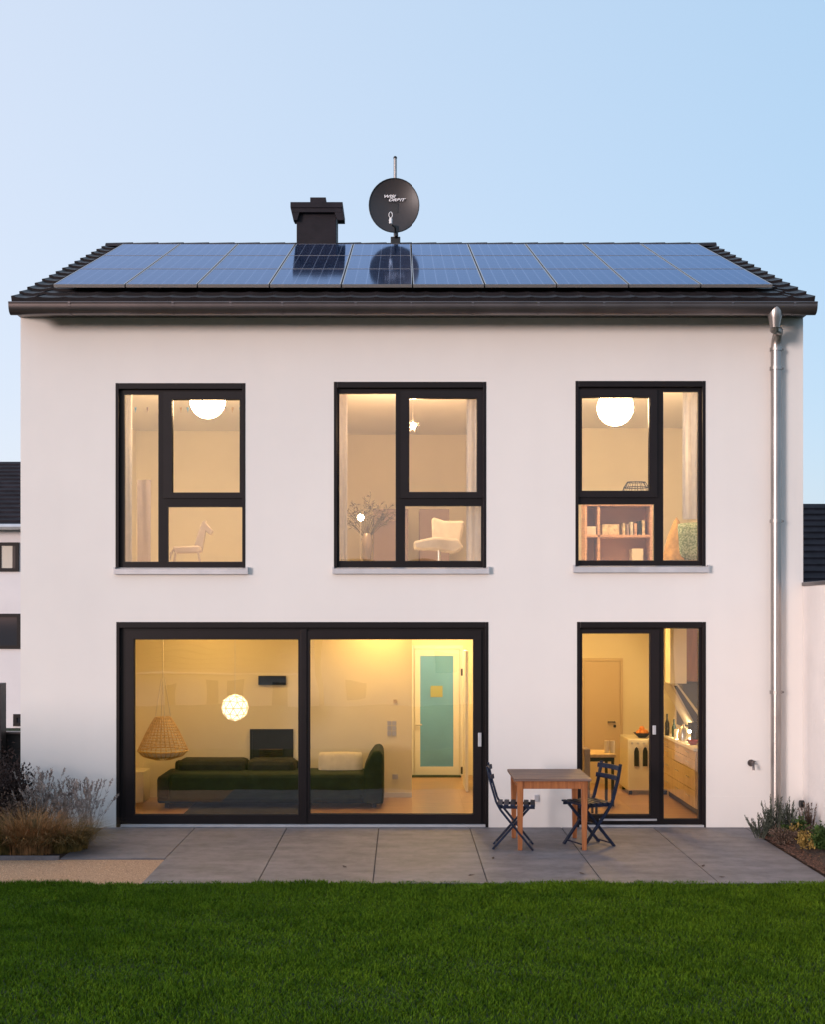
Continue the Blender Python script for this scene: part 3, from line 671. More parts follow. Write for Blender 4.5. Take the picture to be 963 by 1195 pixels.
M['olive'] = lmat('olive_blades', (0.06, 0.055, 0.016), (0.27, 0.17, 0.05))
M['grey_seed'] = lmat('grey_seed_heads', (0.17, 0.14, 0.13), (0.44, 0.37, 0.33))
M['dark_leaf'] = lmat('dark_red_leaves', (0.016, 0.010, 0.010), (0.055, 0.030, 0.024))
M['sage'] = lmat('sage_leaves', (0.035, 0.045, 0.033), (0.085, 0.095, 0.072))
M['green_leaf'] = lmat('green_leaves', (0.020, 0.045, 0.010), (0.055, 0.10, 0.022))
M['yellow_leaf'] = lmat('yellow_leaves', (0.13, 0.085, 0.02), (0.46, 0.31, 0.09))
M['brown_leaf'] = lmat('brown_leaves', (0.07, 0.045, 0.035), (0.17, 0.115, 0.085))
tuft('ornamental_grass', 'orange brown ornamental grass at the front left of the left bed', 'ornamental grass', (X(40,-1.5), -1.55, -0.01), 0.27, 1500, 0.56, 0.006, M['straw'], (0.25, 1.5), group='ornamental grasses in the left bed')
tuft('ornamental_grass', 'olive green ornamental grass beside the slab edge', 'ornamental grass', (X(76,-1.4), -1.42, -0.01), 0.24, 1500, 0.42, 0.006, M['olive'], (0.4, 1.8), group='ornamental grasses in the left bed')
tuft('ornamental_grass', 'dark ornamental grass at the edge of the photo behind the kerb', 'ornamental grass', (X(8,-1.4), -1.5, -0.01), 0.26, 1300, 0.46, 0.006, M['olive'], (0.3, 1.5), group='ornamental grasses in the left bed')
def seedplant(name, label, c, n, h, spread, m, group=None, headl=0.10, leafy=True, lean0=0.05, sw=1.0, bias=0.0):
    t = thing(name, label, 'plant', c, group); st = MB(); lf = MB()
    for _ in range(n):
        a = random.uniform(0, 2*PI); l = random.uniform(lean0, spread); hh = h*random.uniform(0.6, 1.05)
        p = Vector((c[0]+random.uniform(-.08,.08), c[1]+random.uniform(-.08,.08), c[2]))
        tip = p + Vector((math.cos(a)*l + bias*l, math.sin(a)*l*0.8, hh)); mid = (p+tip)/2 + Vector((-math.cos(a)*l*0.12, -math.sin(a)*l*0.12, 0.03))
        st.tube([p, mid, tip], [0.0028, 0.0022, 0.0014], 4)
        d = (tip-mid).normalized()
        for k in range(15):
            q = tip - d*headl*(k/15)
            leaf(lf, q, d*0.8 + Vector((random.uniform(-.8,.8), random.uniform(-.8,.8), random.uniform(-.4,.4))), 0.034*sw, 0.015*sw)
        if leafy:
            for k in range(9):
                q = p.lerp(mid, random.random()) if random.random() < .5 else mid.lerp(tip, random.random()*0.6)
                leaf(lf, q, d*0.9 + Vector((random.uniform(-1,1), random.uniform(-1,1), random.uniform(-.3,.3))), 0.055*sw, 0.008*sw)
    st.build('stems', m, t); lf.build('seed_heads', m, t); return t
seedplant('seed_head_plant', 'tall grey plant with dry seed heads against the left house corner', (X(45,-.9), -0.85, -0.01), 60, 0.78, 0.28, M['grey_seed'], 'grey seed head plants by the left corner')
seedplant('seed_head_plant', 'bushy grey plant with dry seed heads at the middle of its row', (X(74,-.8), -0.80, -0.01), 50, 0.66, 0.24, M['grey_seed'], 'grey seed head plants by the left corner')
seedplant('seed_head_plant', 'airy grey plant leaning out towards the sliding door', (X(102,-.9), -0.90, -0.01), 46, 0.68, 0.28, M['grey_seed'], 'grey seed head plants by the left corner', bias=0.15)
def shrub(name, label, c, rx, ry, h, n, m, ls=0.05, lw=0.02, cat='shrub', group=None, stems=14, up=0.3):
    t = thing(name, label, cat, c, group); st = MB(); lf = MB(); c = Vector(c)
    cl = []
    for _ in range(stems):
        a = random.uniform(0, 2*PI); k = math.sqrt(random.random())
        tip = c + Vector((rx*k*math.cos(a), ry*k*math.sin(a), h*random.uniform(0.55, 0.97)*(1-0.35*k*k)))
        st.tube([c + Vector((random.uniform(-.05,.05), random.uniform(-.05,.05), 0)), (c+tip)/2 + Vector((random.uniform(-.04,.04), 0, 0.04)), tip], [0.008, 0.005, 0.002], 5); cl.append(tip)
    for _ in range(n):
        tip = random.choice(cl); tt = random.uniform(0.25, 1.05)
        q = c.lerp(tip, tt) + Vector((random.gauss(0,1)*rx*0.14, random.gauss(0,1)*ry*0.14, random.gauss(0,1)*h*0.07)); q.z = max(q.z, c.z+0.01)
        d = Vector((random.uniform(-1,1), random.uniform(-1,1), random.uniform(-.5,1)+up)); leaf(lf, q, d, ls*random.uniform(.6,1.2), lw)
    st.build('branches', M['bark'], t); lf.build('foliage', m, t); return t
shrub('shrub', 'dark reddish shrub in front of the dark fence', (X(6,-.6), -0.6, -0.01), 0.30, 0.4, 0.98, 5000, M['dark_leaf'], 0.05, 0.022, group='shrubs in the left bed', stems=30)
shrub('shrub', 'dark brown shrub directly beside the left house corner', (X(-14,0), 0.1, -0.01), 0.34, 0.4, 1.12, 5000, M['dark_leaf'], 0.05, 0.022, group='shrubs in the left bed', stems=30)
shrub('shrub', 'low rusty brown shrub between the tall grass and the house', (X(22,-1), -1.0, -0.01), 0.32, 0.3, 0.62, 3500, M['brown_leaf'], 0.04, 0.014, group='shrubs in the left bed', stems=24)
# right flower bed
def lav(label, px, Y, h, n, m, spread=0.12, group='lavender plants in the right bed'):
    c = (X(px, Y), Y, 0.01); t = thing('lavender', label, 'plant', c, group); st = MB(); lf = MB()
    for _ in range(n):
        a = random.uniform(0, 2*PI); l = spread*random.uniform(0.1, 1); hh = h*random.uniform(0.55, 1.05); p = Vector(c) + Vector((math.cos(a)*l*.4, math.sin(a)*l*.4, 0)); tip = Vector(c) + Vector((math.cos(a)*l*1.3, math.sin(a)*l*1.1, hh))
        st.tube([p, (p+tip)/2 + Vector((0, 0, .02)), tip], [.003, .0025, .0015], 4)
        for k in range(46):
            u = random.uniform(.12, 1); q = p.lerp(tip, u); d = (tip-p).normalized() + Vector((random.uniform(-.55,.55), random.uniform(-.55,.55), random.uniform(-.2,.3)))
            leaf(lf, q, d, 0.05*(1.15-u*.6), 0.0075)
    st.build('stems', m, t); lf.build('foliage', m, t); return t
lav('grey green lavender at the foot of the downpipe', 902, -0.75, 0.46, 34, M['sage'], 0.16)
lav('small grey green lavender leaning left over the patio slab', 887, -0.80, 0.30, 20, M['sage'], 0.16)
lav('bushy grey green lavender right of the downpipe foot', 923, -0.72, 0.42, 34, M['sage'], 0.16)
lav('upright dark lavender next to the white side wall', 944, -0.70, 0.40, 26, M['brown_leaf'], 0.10)
shrub('perennial', 'low green perennial with yellow tinged leaves among the lavender', (X(928,-.95), -0.95, 0.02), 0.14, 0.12, 0.26, 900, M['green_leaf'], 0.05, 0.025, 'plant', 'low plants in the right bed')
shrub('perennial', 'small golden yellow plant in front of the green one', (X(925,-1.02), -1.06, 0.03), 0.07, 0.06, 0.22, 130, M['yellow_leaf'], 0.05, 0.025, 'plant', 'low plants in the right bed')
shrub('perennial', 'withered brown perennial at the bed edge below the lavender', (X(912,-1.25), -1.25, 0.02), 0.19, 0.15, 0.20, 1800, M['brown_leaf'], 0.03, 0.010, 'plant', 'low plants in the right bed')
shrub('perennial', 'pale yellow perennial near the front of the right bed', (X(940,-1.6), -1.62, 0.02), 0.16, 0.13, 0.22, 800, M['yellow_leaf'], 0.04, 0.016, 'plant', 'low plants in the right bed')
shrub('perennial', 'leafy green perennial cut by the right edge of the photo', (X(962,-1.7), -1.7, 0.02), 0.18, 0.2, 0.30, 1500, M['green_leaf'], 0.05, 0.022, 'plant', 'low plants in the right bed')
shrub('perennial', 'withered brown perennial in front of the green one at the edge', (X(958,-1.2), -1.15, 0.02), 0.16, 0.15, 0.22, 1200, M['brown_leaf'], 0.03, 0.012, 'plant', 'low plants in the right bed')

M['shade_hedge'] = lmat('hedge_leaves', (0.012, 0.026, 0.008), (0.035, 0.065, 0.018))
def shade_hedge(x0, x1, y0, y1, h):
    t = thing('shade_hedge', 'added dark green leaf screen out of view, shading the lower left facade', 'shade_hedge', ((x0+x1)/2, (y0+y1)/2, -0.02)); lf = MB(); st = MB()
    for _ in range(15000):
        k = random.random(); 
        p = Vector((random.uniform(x0, x1), random.uniform(y0, y1), random.uniform(0, h)))
        if k < .5: p.x = x1 + random.gauss(0, .04) - .05
        elif k < .7: p.z = h + random.gauss(0, .05)
        elif k < .85: p.x = x0 + random.gauss(0, .04)
        leaf(lf, p, (random.uniform(-1,1), random.uniform(-1,1), random.uniform(-.5,1)), .16, .09)
    st.box(x0+.15, x1-.15, y0+.1, y1-.1, 0, h-.15)
    st.build('inner_twigs', M['dark_leaf'], t); lf.build('foliage', M['shade_hedge'], t)
shade_hedge(-9.2, -8.2, -13, -2.5, 1.4)  # out of view, added to keep low sun off the lower left facade
M['dryleaf'] = mat('dry_leaf', (0.05, 0.03, 0.022), 0.8, var=0.3)
for k, (px, py) in enumerate(((576, 1002), (551, 1022), (680, 1020), (821, 1011), (843, 1024), (402, 1012))):
    Y = F*H/(py-VY) - D; c = Vector((X(px, Y), Y, 0.004)); mb = MB(); a = random.uniform(0, 6.28); ca, sa = math.cos(a), math.sin(a)
    pts = [(-.032, 0, .004), (-.012, .015, .012), (.012, .013, .006), (.034, 0, .014), (.012, -.014, .010), (-.012, -.013, .005)]
    top = [c + Vector((x*ca-y*sa, x*sa+y*ca, z)) for x, y, z in pts]; n_ = 6
    mb.add(top + [v - Vector((0,0,.0015)) for v in top], [tuple(range(n_))[::-1], tuple(range(n_, 2*n_))] + [(i, (i+1)%n_, (i+1)%n_+n_, i+n_) for i in range(n_)])
    tag(mb.build('fallen_leaf', M['dryleaf']), 'small dark dry leaf lying on the grey patio slabs', 'leaf', 'fallen leaves on the patio')
# ---------------------------------------------------------------- things next to the house
sx = 4.858
sw = thing('side_wall', 'white roughly painted side wall with grey coping, right of the house', 'wall', (sx+0.12, -3, 0))
B(sx, sx+0.24, -7, -0.003, -0.05, Z(684, 0.0)).build('masonry', M['plaster_side'], sw, bevel=0.01)
B(sx-0.012, sx+0.30, -7.02, -0.006, Z(684, 0)+0.001, Z(680.5, 0)+0.01).build('coping', M['gutter'], sw, bevel=0.004)
p = W(943.6, 937.5, -0.02); MB().tube([(sx, -0.05, p.z), (sx-0.05, -0.05, p.z)], 0.045, 14).build('vent', M['black'], sw)
fe = thing('garden_fence', 'low dark metal garden fence with flat top rail left of the house', 'fence', (-5.4, 1.6, 0))
fy = 1.6; ft = Z(853.5, fy)
B(-7.4, HX0-0.02, fy, fy+0.05, -0.02, ft-0.03).build('fence_panel', M['black'], fe); B(-7.4, HX0-0.02, fy-0.06, fy+0.10, ft-0.03, ft).build('top_rail', M['gutter'], fe, bevel=0.004)
B(-7.5, X(4.0, fy-0.2), fy-0.3, fy-0.08, -0.02, Z(797, fy-0.2)).build('screen', M['black'], fe, bevel=0.004)

def neighbour(name, label, cx, cy, w, d, zw, zr, wins, rot=0.0, base=0.0):
    t = thing(name, label, 'house', (cx, cy, base)); x0, x1, y0, y1 = cx-w/2, cx+w/2, cy-d/2, cy+d/2
    front = y0 if cy > 0 else y1; sg = -1 if cy > 0 else 1
    mb = B(x0, x1, y0, y1, base-0.05, zw).prismx([(y0, zw), (y1, zw), (cy, zr-0.2)], x0, x1); mb.build('wall', M['plaster_far'], t)
    mb = MB(); n = 16; L2 = d/2+0.4
    for side in (-1, 1):
        for i in range(n):
            ya = cy + side*L2*(1-i/n); yb = cy + side*L2*(1-(i+1)/n)
            z_ = lambda y: zr - (zr-zw)*abs(y-cy)/(d/2)
            mb.add([(x0-.02, ya, z_(ya)+0.05), (x1+.02, ya, z_(ya)+0.05), (x1+.02, yb, z_(yb)+0.01), (x0-.02, yb, z_(yb)+0.01), (x0-.02, ya, z_(ya)-0.06), (x1+.02, ya, z_(ya)-0.06), (x1+.02, yb, z_(yb)-0.1), (x0-.02, yb, z_(yb)-0.1)],
                   [(0,1,2,3),(7,6,5,4),(4,5,1,0),(5,6,2,1),(6,7,3,2),(7,4,0,3)] if side < 0 else [(3,2,1,0),(4,5,6,7),(0,1,5,4),(1,2,6,5),(2,3,7,6),(3,0,4,7)])
    mb.build('roof', M['tile_far'], t)
    ye = cy + sg*(d/2+0.45); ze = zr - (zr-zw)*(d/2+0.4)/(d/2)
    MB().tube([(x0, ye, ze), (x1, ye, ze)], 0.07, 8).build('gutter', M['alu'], t)
    for (a, b, z0, z1) in wins:
        f = front + sg*0.012
        wn = MB().plate(a, b, z0, z1, [(a+.08, (a+b)/2-.04, z0+.08, z1-.08), ((a+b)/2+.04, b-.08, z0+.08, z1-.08)], min(front+sg*0.002, front+sg*0.05), max(front+sg*0.002, front+sg*0.05)).build('window', M['frame'], t)
        B(a+.07, b-.07, min(front+sg*0.004, front+sg*0.02), max(front+sg*0.004, front+sg*0.02), z0+.07, z1-.07).build('pane', M['farglass'], wn)
    return t
M['farglass'], nt_, b_ = new_mat('neighbour_window_glass'); b_.inputs['Base Color'].default_value = (0.03, 0.032, 0.04, 1); b_.inputs['Roughness'].default_value = 0.05
M['linen0'] = mat('blind_cloth', (0.60, 0.54, 0.46), 0.8)
def nw(px0, px1, py0, py1, Y): return (X(px0, Y), X(px1, Y), Z(py1, Y), Z(py0, Y))
NY = 14.0; ncx = X(24, NY) + 0.6 - 5.5; fz = Z(617, NY)
neighbour('neighbour_house', 'far white house with dark tiled roof at the left edge of the photo', ncx, NY+4.5, 11, 9, fz+0.18, Z(538, NY+4.5)-0.03,
          [nw(-22, 22.5, 633, 667, NY), nw(-40, 24.5, 716, 757, NY), nw(16, 40, 833, 847, NY)])
nb = [c for c in bpy.data.objects if c.name == 'neighbour_house'][0]
wn_ = [c for c in nb.children if c.name.startswith('window')][0]
wq = nw(-18, 15, 636, 664, NY); B(wq[0], wq[1], NY-0.035, NY-0.022, wq[2], wq[3]).build('blind', M['linen0'], wn_)
RY2 = 17.0
neighbour('neighbour_house', 'far house at the right edge whose dark roof shows above the side wall', X(941, RY2-4.5)+6, RY2, 12, 9, Z(700, RY2-4.5), Z(587, RY2)-0.03, [])
# houses across the gardens, behind the camera (they are mirrored in the glass)
neighbour('neighbour_house', 'low white house down the slope, mirrored in the left sliding pane', X(250, 38), -42.5, 7.6, 9, 0.35, 3.6, [nw(238, 256, 796, 824, 38), nw(267, 285, 796, 824, 38), nw(190, 205, 800, 835, 38), nw(315, 335, 800, 835, 38)], base=-2.6)
neighbour('neighbour_house', 'tall white house down the slope, mirrored in the right sliding pane', X(475, 46), -50.5, 8.0, 9, 2.3, 5.4, [nw(400, 425, 792, 815, 46), nw(505, 535, 760, 785, 46)], base=-2.6)

# ---------------------------------------------------------------- inside: living room
WARM = (1.0, 0.58, 0.17); WARMU = (1.0, 0.67, 0.36)
M['globe'] = emis('globe_lamp_glow', (1.0, 0.66, 0.35), 62)
M['pend'] = emis('pendant_glow', (1.0, 0.74, 0.42), 2.6); M['pend2'] = emis('pendant_rib_glow', (1.0, 0.66, 0.30), 0.55); M['fill_r'] = emis('hall_side_fill_glow', WARM, 54); M['kit_l'] = emis('kitchen_lamp_glow', WARM, 105)
M['starl'] = emis('star_lamp_glow', (1.0, 0.60, 0.30), 2500)
M['bulb2'] = emis('small_bulb_glow', (1.0, 0.62, 0.30), 150); M['fill_l'] = emis('sofa_fill_glow', WARM, 44)
M['hall_l'] = emis('hall_lamp_glow', (1.0, 0.66, 0.28), 150)
M['green'] = mat('green_velvet', (0.008, 0.022, 0.015), 0.85, var=0.3, scale=6)
M['darkfab'] = mat('charcoal_fabric', (0.020, 0.021, 0.024), 0.9, var=0.2, scale=10)
M['linen'] = mat('linen', (0.62, 0.58, 0.50), 0.9, var=0.08, scale=10)
M['curtain'] = mat('curtain_cloth', (0.66, 0.64, 0.62), 0.9, var=0.04, scale=10)
M['wicker'] = mat('wicker', (0.62, 0.43, 0.20), 0.7, var=0.25, scale=30)
M['teal'] = mat('teal_glass', (0.14, 0.36, 0.66), 0.25, var=0.05, scale=2)
M['pale'] = mat('greyish_lilac_paint', (0.30, 0.23, 0.22), 0.7)
M['pinewood'] = mat('pine_wood', (0.56, 0.34, 0.24), 0.6, var=0.15, scale=5, stretch=(1, 1, 8))
M['creamp'] = mat('cream_enamel', (0.72, 0.66, 0.52), 0.3)
M['orange'] = mat('orange_fruit', (0.70, 0.25, 0.04), 0.5)
M['steel'] = mat('brushed_steel', (0.55, 0.52, 0.48), 0.3, 0.9)
M['darkoak'] = mat('brown_oak', (0.16, 0.07, 0.03), 0.5, var=0.2, scale=4, stretch=(8, 8, 1))
M['doorp'] = mat('ochre_door_paint', (0.62, 0.50, 0.33), 0.5)
M['oak'] = mat('light_oak', (0.54, 0.40, 0.23), 0.5, var=0.12, scale=4, stretch=(6, 6, 1))
M['brown_books'] = mat('book_paper', (0.60, 0.48, 0.33), 0.8, var=0.3, scale=20)

# sofa
SYF, SYB = 1.22, 2.17
sofa = thing('sofa', 'long dark green sofa behind the sliding door', 'sofa', ((X(182,SYF)+X(447,SYF))/2, (SYF+SYB)/2, FZ))
sx0, sx1 = X(182, SYF), X(447, SYF)
B(sx0, sx1-0.1, SYF+0.06, SYB, FZ+0.06, FZ+0.30).build('base', M['green'], sofa, bevel=0.03)
B(sx0+0.16, sx1-0.24, SYF, SYB-0.26, FZ+0.09, Z(903, SYF)).build('seat', M['green'], sofa, bevel=0.05)
xm = (sx0+sx1)/2
for a, b in ((sx0+0.20, xm-0.35), (xm-0.35, xm+0.30)):
    B(a+0.005, b-0.005, SYB-0.58, SYB-0.16, FZ+0.35, Z(884, SYB-.3)).build('back_cushion', M['darkfab'], sofa, bevel=0.07)
B(sx0+0.1, xm+0.32, SYB-0.16, SYB-0.02, FZ+0.2, Z(889, SYB-.3)).build('backrest', M['darkfab'], sofa, bevel=0.04)
B(sx0, sx0+0.17, SYF+0.02, SYB-0.03, FZ+0.1, Z(906, SYF)).build('armrest', M['darkfab'], sofa, bevel=0.05)
mb = MB().prism([(sx1-0.26, FZ+0.06), (sx1, FZ+0.06), (sx1, Z(890, SYF)), (sx1-0.01, Z(879, SYF)), (sx1-0.06, Z(875, SYF)), (sx1-0.13, Z(877, SYF)), (sx1-0.2, Z(886, SYF)), (sx1-0.26, Z(899, SYF))], SYF, SYB-0.04)
mb.build('armrest', M['green'], sofa, bevel=0.03)
for x in (sx0+0.12, sx1-0.12):
    for y in (SYF+0.12, SYB-0.12): B(x-0.025, x+0.025, y-0.025, y+0.025, FZ, FZ+0.06).build('leg', M['black'], sofa)
def cushion(label, c, w, h, d, m, rz=0, tilt=0, name='cushion', cat='cushion'):
    mb = MB(); n = 12; m2 = 12
    for sgn in (-1, 1):
        o = len(mb.v)
        for i in range(n+1):
            for j in range(m2+1):
                u = 2*i/n-1; v = 2*j/m2-1; b = (max(0, 1-u**4)*max(0, 1-v**4))**0.5
                mb.v.append(Vector((u*w/2*(1-0.06*v*v), sgn*d/2*b, v*h/2*(1-0.06*u*u))))
        for i in range(n):
            for j in range(m2):
                a = o+i*(m2+1)+j; f = (a, a+m2+1, a+m2+2, a+1); mb.f.append(f if sgn < 0 else f[::-1])
    rot = Matrix.Rotation(rz, 4, 'Z') @ Matrix.Rotation(tilt, 4, 'X'); mb.v = [rot @ v + Vector(c) for v in mb.v]
    o = mb.build(name, m, smooth=True); tag(o, label, cat); return o
cp = W(397, 891, 1.72); cushion('beige rectangular cushion leaning at the right end of the green sofa', cp, 0.60, 0.33, 0.15, M['linen'], R(4), R(-18))
# rug
o = B(X(215, .8), X(352, .8), 0.45, 1.9, FZ+0.002, FZ+0.014).build('rug', M['darkfab']); tag(o, 'dark grey rug on the floor before the sofa', 'rug')
# fireplace niche and vent in the back wall
y = LBY
fp = MB().plate(X(291.5, y), X(342, y), Z(897, y), Z(850.5, y), [(X(294.5, y), X(339, y), Z(895, y), Z(853.5, y))], y-0.02, y-0.001).build('fireplace', M['black'], house)
B(X(294.5, y), X(339, y), y-0.006, y-0.001, Z(895, y), Z(853.5, y)).build('firebox', M['black'], fp)
mb = MB()
for k in range(4): mb.tube([(X(303, y), y-0.03-0.01*k, Z(882-2.5*k, y)), (X(330, y), y-0.02-0.01*k, Z(880.5-2*k, y))], 0.018, 7)
mb.build('logs', M['bark'], fp)
mb = MB().plate(X(301.5, y), X(333.5, y), Z(799, y), Z(788.5, y), [], y-0.03, y-0.001); mb.build('vent', M['navy'], house)
# switches on the wall
for px in (451.5, 457.2):
    for py in (841, 847, 853): B(X(px, y), X(px+4.8, y), y-0.012, y-0.001, Z(py+5.2, y), Z(py, y)).build('light_switch', M['alu'], house, bevel=0.003)
B(X(458.5, y), X(463, y), y-0.02, y-0.001, Z(820, y), Z(816, y)).build('thermostat', M['brown_books'], house, bevel=0.003)
B(X(457.5, y), X(464, y), y-0.012, y-0.001, Z(909, y), Z(903, y)).build('wall_socket', M['alu'], house, bevel=0.003)
# hanging wicker chair
hy = 1.35; hc = thing('hanging_chair', 'cone shaped wicker hanging chair left of the sofa', 'hanging chair', W(190, 888, hy))
cx = X(190, hy); zt, zb_ = Z(837, hy), Z(886, hy); rb = 29*(D+hy)/F; rt = 9*(D+hy)/F
mb = MB(); nn_ = 30
for k in range(nn_):
    a = 2*PI*k/nn_; pts = []
    for i in range(7):
        t = i/6; rr = rt + (rb-rt)*(t**0.85); z = zt + (zb_-zt+0.12)*t
        pts.append((cx + rr*math.cos(a), hy + rr*math.sin(a), z))
    pts.append((cx+rb*0.8*math.cos(a), hy+rb*0.8*math.sin(a), zb_+0.05)); pts.append((cx+rb*0.3*math.cos(a), hy+rb*0.3*math.sin(a), zb_)); mb.tube(pts, 0.006, 5)
for i in range(13):
    t = i/12; rr = rt + (rb-rt)*(t**0.85); z = zt + (zb_-zt+0.12)*t
    mb.tube([(cx+rr*math.cos(2*PI*k/24), hy+rr*math.sin(2*PI*k/24), z) for k in range(25)], 0.009 if i in (0, 12) else 0.005, 5, cap=False)
mb.build('basket', M['wicker'], hc, smooth=True)
MB().lathe([(0.0, zb_+0.01), (rb*0.75, zb_+0.06), (rb*0.85, zb_+0.12), (0, zb_+0.13)], (cx, hy, 0), 20).build('seat_pad', M['linen'], hc, smooth=True)
mb = MB()
for k in range(4): mb.tube([(cx+rt*math.cos(PI/2*k+.4), hy+rt*math.sin(PI/2*k+.4), zt), (cx+0.02*math.cos(PI/2*k), hy, Z(792, hy))], 0.006, 5)
mb.tube([(cx, hy, Z(792, hy)), (cx, hy, 2.70)], 0.007, 5); mb.build('rope', M['linen'], hc)
o = B(X(151, 1.9), X(170, 1.9), 1.75, 2.2, FZ, Z(900, 1.8)).build('cabinet', M['creamp'], bevel=0.01); tag(o, 'low cream cabinet below the wicker hanging chair', 'cabinet')
# faceted pendant
pc = W(274, 825.5, 1.0); pr_ = 15.2*(D+1.0)/F
pl = thing('pendant_lamp', 'glowing faceted ball pendant lamp above the sofa', 'pendant lamp', (pc.x, 1.0, pc.z-pr_))
import bmesh
bm = bmesh.new(); bmesh.ops.create_icosphere(bm, subdivisions=2, radius=pr_); me = bpy.data.meshes.new('shade'); bm.to_mesh(me); bm.free()
me.materials.append(M['pend']); o = bpy.data.objects.new('shade', me); COL.objects.link(o); o.parent = pl; o.location = pc - WL[pl.name]; WL[o.name] = WL[pl.name]
mb = MB(); cos_ = [v.co.copy() + pc for v in me.vertices]
for e in me.edges: mb.tube([pc + (cos_[e.vertices[0]]-pc)*1.02, pc + (cos_[e.vertices[1]]-pc)*1.02], 0.0075, 5)
mb.build('lattice', M['pend2'], pl)
MB().tube([(pc.x, 1.0, pc.z+pr_), (pc.x, 1.0, 2.70)], 0.004, 6).build('cord', M['white'], pl)
o = MB().lathe([(0, 0), (0.2, 0), (0.2, 0.04), (0.0, 0.045)], (-2.6, 1.2, 2.655), 24).build('ceiling_lamp', M['fill_l']); tag(o, 'added round ceiling lamp over the sofa, unseen above the door frame', 'ceiling lamp', 'flat ceiling lamps')  # unseen, added to supply the room light that the dim pendant shade lacks
o = MB().lathe([(0, 0), (0.2, 0), (0.2, 0.04), (0.0, 0.045)], (-0.3, 1.7, 2.655), 24).build('ceiling_lamp', M['fill_r']); tag(o, 'added unseen round ceiling lamp before the hall opening', 'ceiling lamp', 'flat ceiling lamps')  # second unseen lamp, added to brighten the right half of the living room
o = MB().lathe([(0, 0), (0.16, 0), (0.16, 0.04), (0.0, 0.045)], ((hx0+PX)/2, 3.5, 2.655), 24).build('ceiling_lamp', M['hall_l']); tag(o, 'round ceiling lamp in the hall by the teal door', 'ceiling lamp', 'flat ceiling lamps')
o = MB().lathe([(0, 0), (0.2, 0), (0.2, 0.04), (0.0, 0.045)], (2.7, 1.9, 2.655), 24).build('ceiling_lamp', M['kit_l']); tag(o, 'round ceiling lamp in the kitchen', 'ceiling lamp', 'flat ceiling lamps')
# hall door with teal glass
y = HBY
dr = MB().plate(X(480, y), X(541, y), FZ, Z(753, y), [(X(484, y), X(537, y), FZ, Z(757, y))], y-0.03, y-0.001).build('interior_door', M['white'], house)
MB().plate(X(484.5, y), X(536.5, y), FZ+0.01, Z(757.5, y), [(X(491, y), X(529.5, y), Z(894, y), Z(765, y))], y-0.05, y-0.012).build('door_leaf', M['white'], dr, bevel=0.003)
B(X(491, y), X(529.5, y), y-0.04, y-0.02, Z(894, y), Z(765, y)).build('glass_panel', M['teal'], dr)
B(X(503, y), X(517, y), y-0.048, y-0.0405, Z(813, y), Z(800, y)).build('notice', M['orange'] if False else mat('olive_notice', (0.32, 0.34, 0.12), 0.6), dr)
MB().tube([(X(485.5, y), y-0.09, Z(845, y)), (X(493, y), y-0.09, Z(845, y))], 0.012, 8).build('handle', M['steel'], dr)
B(X(481, y), X(538, y), y-0.28, y-0.06, FZ+0.001, FZ+0.012).build('door_mat', M['green']); tag(bpy.data.objects['door_mat'], 'dark green door mat before the teal glass door', 'door mat')
# open door leaf seen nearly edge on, at the right of the hall
d2 = B(X(540.5, 3.6), X(543.5, 3.6), 2.75, 3.5, FZ+0.01, 2.05).build('interior_door', M['white'], house, bevel=0.004)
for z in (0.35, 1.75): MB().tube([(X(539.5, 2.75), 2.75, z-0.05), (X(539.5, 2.75), 2.75, z+0.05)], 0.014, 8).build('hinge', M['black'], d2)
# kitchen
y = KBY
kd = MB().plate(X(679, y), X(727, y), FZ, Z(768, y), [(X(682, y), X(724, y), FZ, Z(771, y))], y-0.03, y-0.001).build('interior_door', M['doorp'], house)
B(X(682.3, y), X(723.7, y), y-0.02, y-0.003, FZ, Z(771.4, y)).build('door_leaf', M['doorp'], kd, bevel=0.002)
MB().tube([(X(709, y), y-0.06, Z(842, y)), (X(717.5, y), y-0.06, Z(842, y)), (X(717.5, y), y-0.02, Z(842, y))], 0.011, 8).build('handle', M['black'], kd)
MB().tube([(X(717.5, y), y-0.022, Z(847, y)), (X(717.5, y), y-0.035, Z(847, y))], 0.022, 10).build('key_plate', M['black'], kd)
# cooker
ck = thing('range_cooker', 'cream range cooker with two dark arched oven windows at the kitchen back', 'cooker', (X(755, 2.9), 3.0, FZ))
kx0, kx1 = X(733, 2.5), X(782, 2.5); kz = Z(862, 2.5)
B(kx0, kx1, 2.5, 3.15, FZ+0.06, kz).build('body', M['creamp'], ck, bevel=0.012)
for px in (743.5, 753.5):
    cxp = X(px, 2.48); w_ = 0.032
    mb = MB().prism([(cxp-w_, Z(894, 2.48)), (cxp+w_, Z(894, 2.48)), (cxp+w_, Z(877, 2.48)), (cxp+w_*.6, Z(873, 2.48)), (cxp, Z(871.5, 2.48)), (cxp-w_*.6, Z(873, 2.48)), (cxp-w_, Z(877, 2.48))], 2.485, 2.499); mb.build('oven_window', M['black'], ck)
for k in range(4): MB().tube([(X(738+7*k, 2.48), 2.5, Z(867, 2.5)), (X(738+7*k, 2.48), 2.465, Z(867, 2.5))], 0.016, 10).build('knob', M['steel'], ck)
for a in (kx0+.05, kx1-.05):
    for b_2 in (2.56, 3.1): B(a-.02, a+.02, b_2-.02, b_2+.02, FZ, FZ+.06).build('leg', M['black'], ck)
o = MB().lathe([(0.0, 0), (0.05, 0), (0.13, 0.07), (0.12, 0.07), (0.045, 0.01), (0, 0.01)], (X(750, 2.7), 2.7, kz), 20).build('fruit_bowl', M['black']); tag(o, 'dark bowl standing on the cream cooker', 'bowl')
mb = MB()
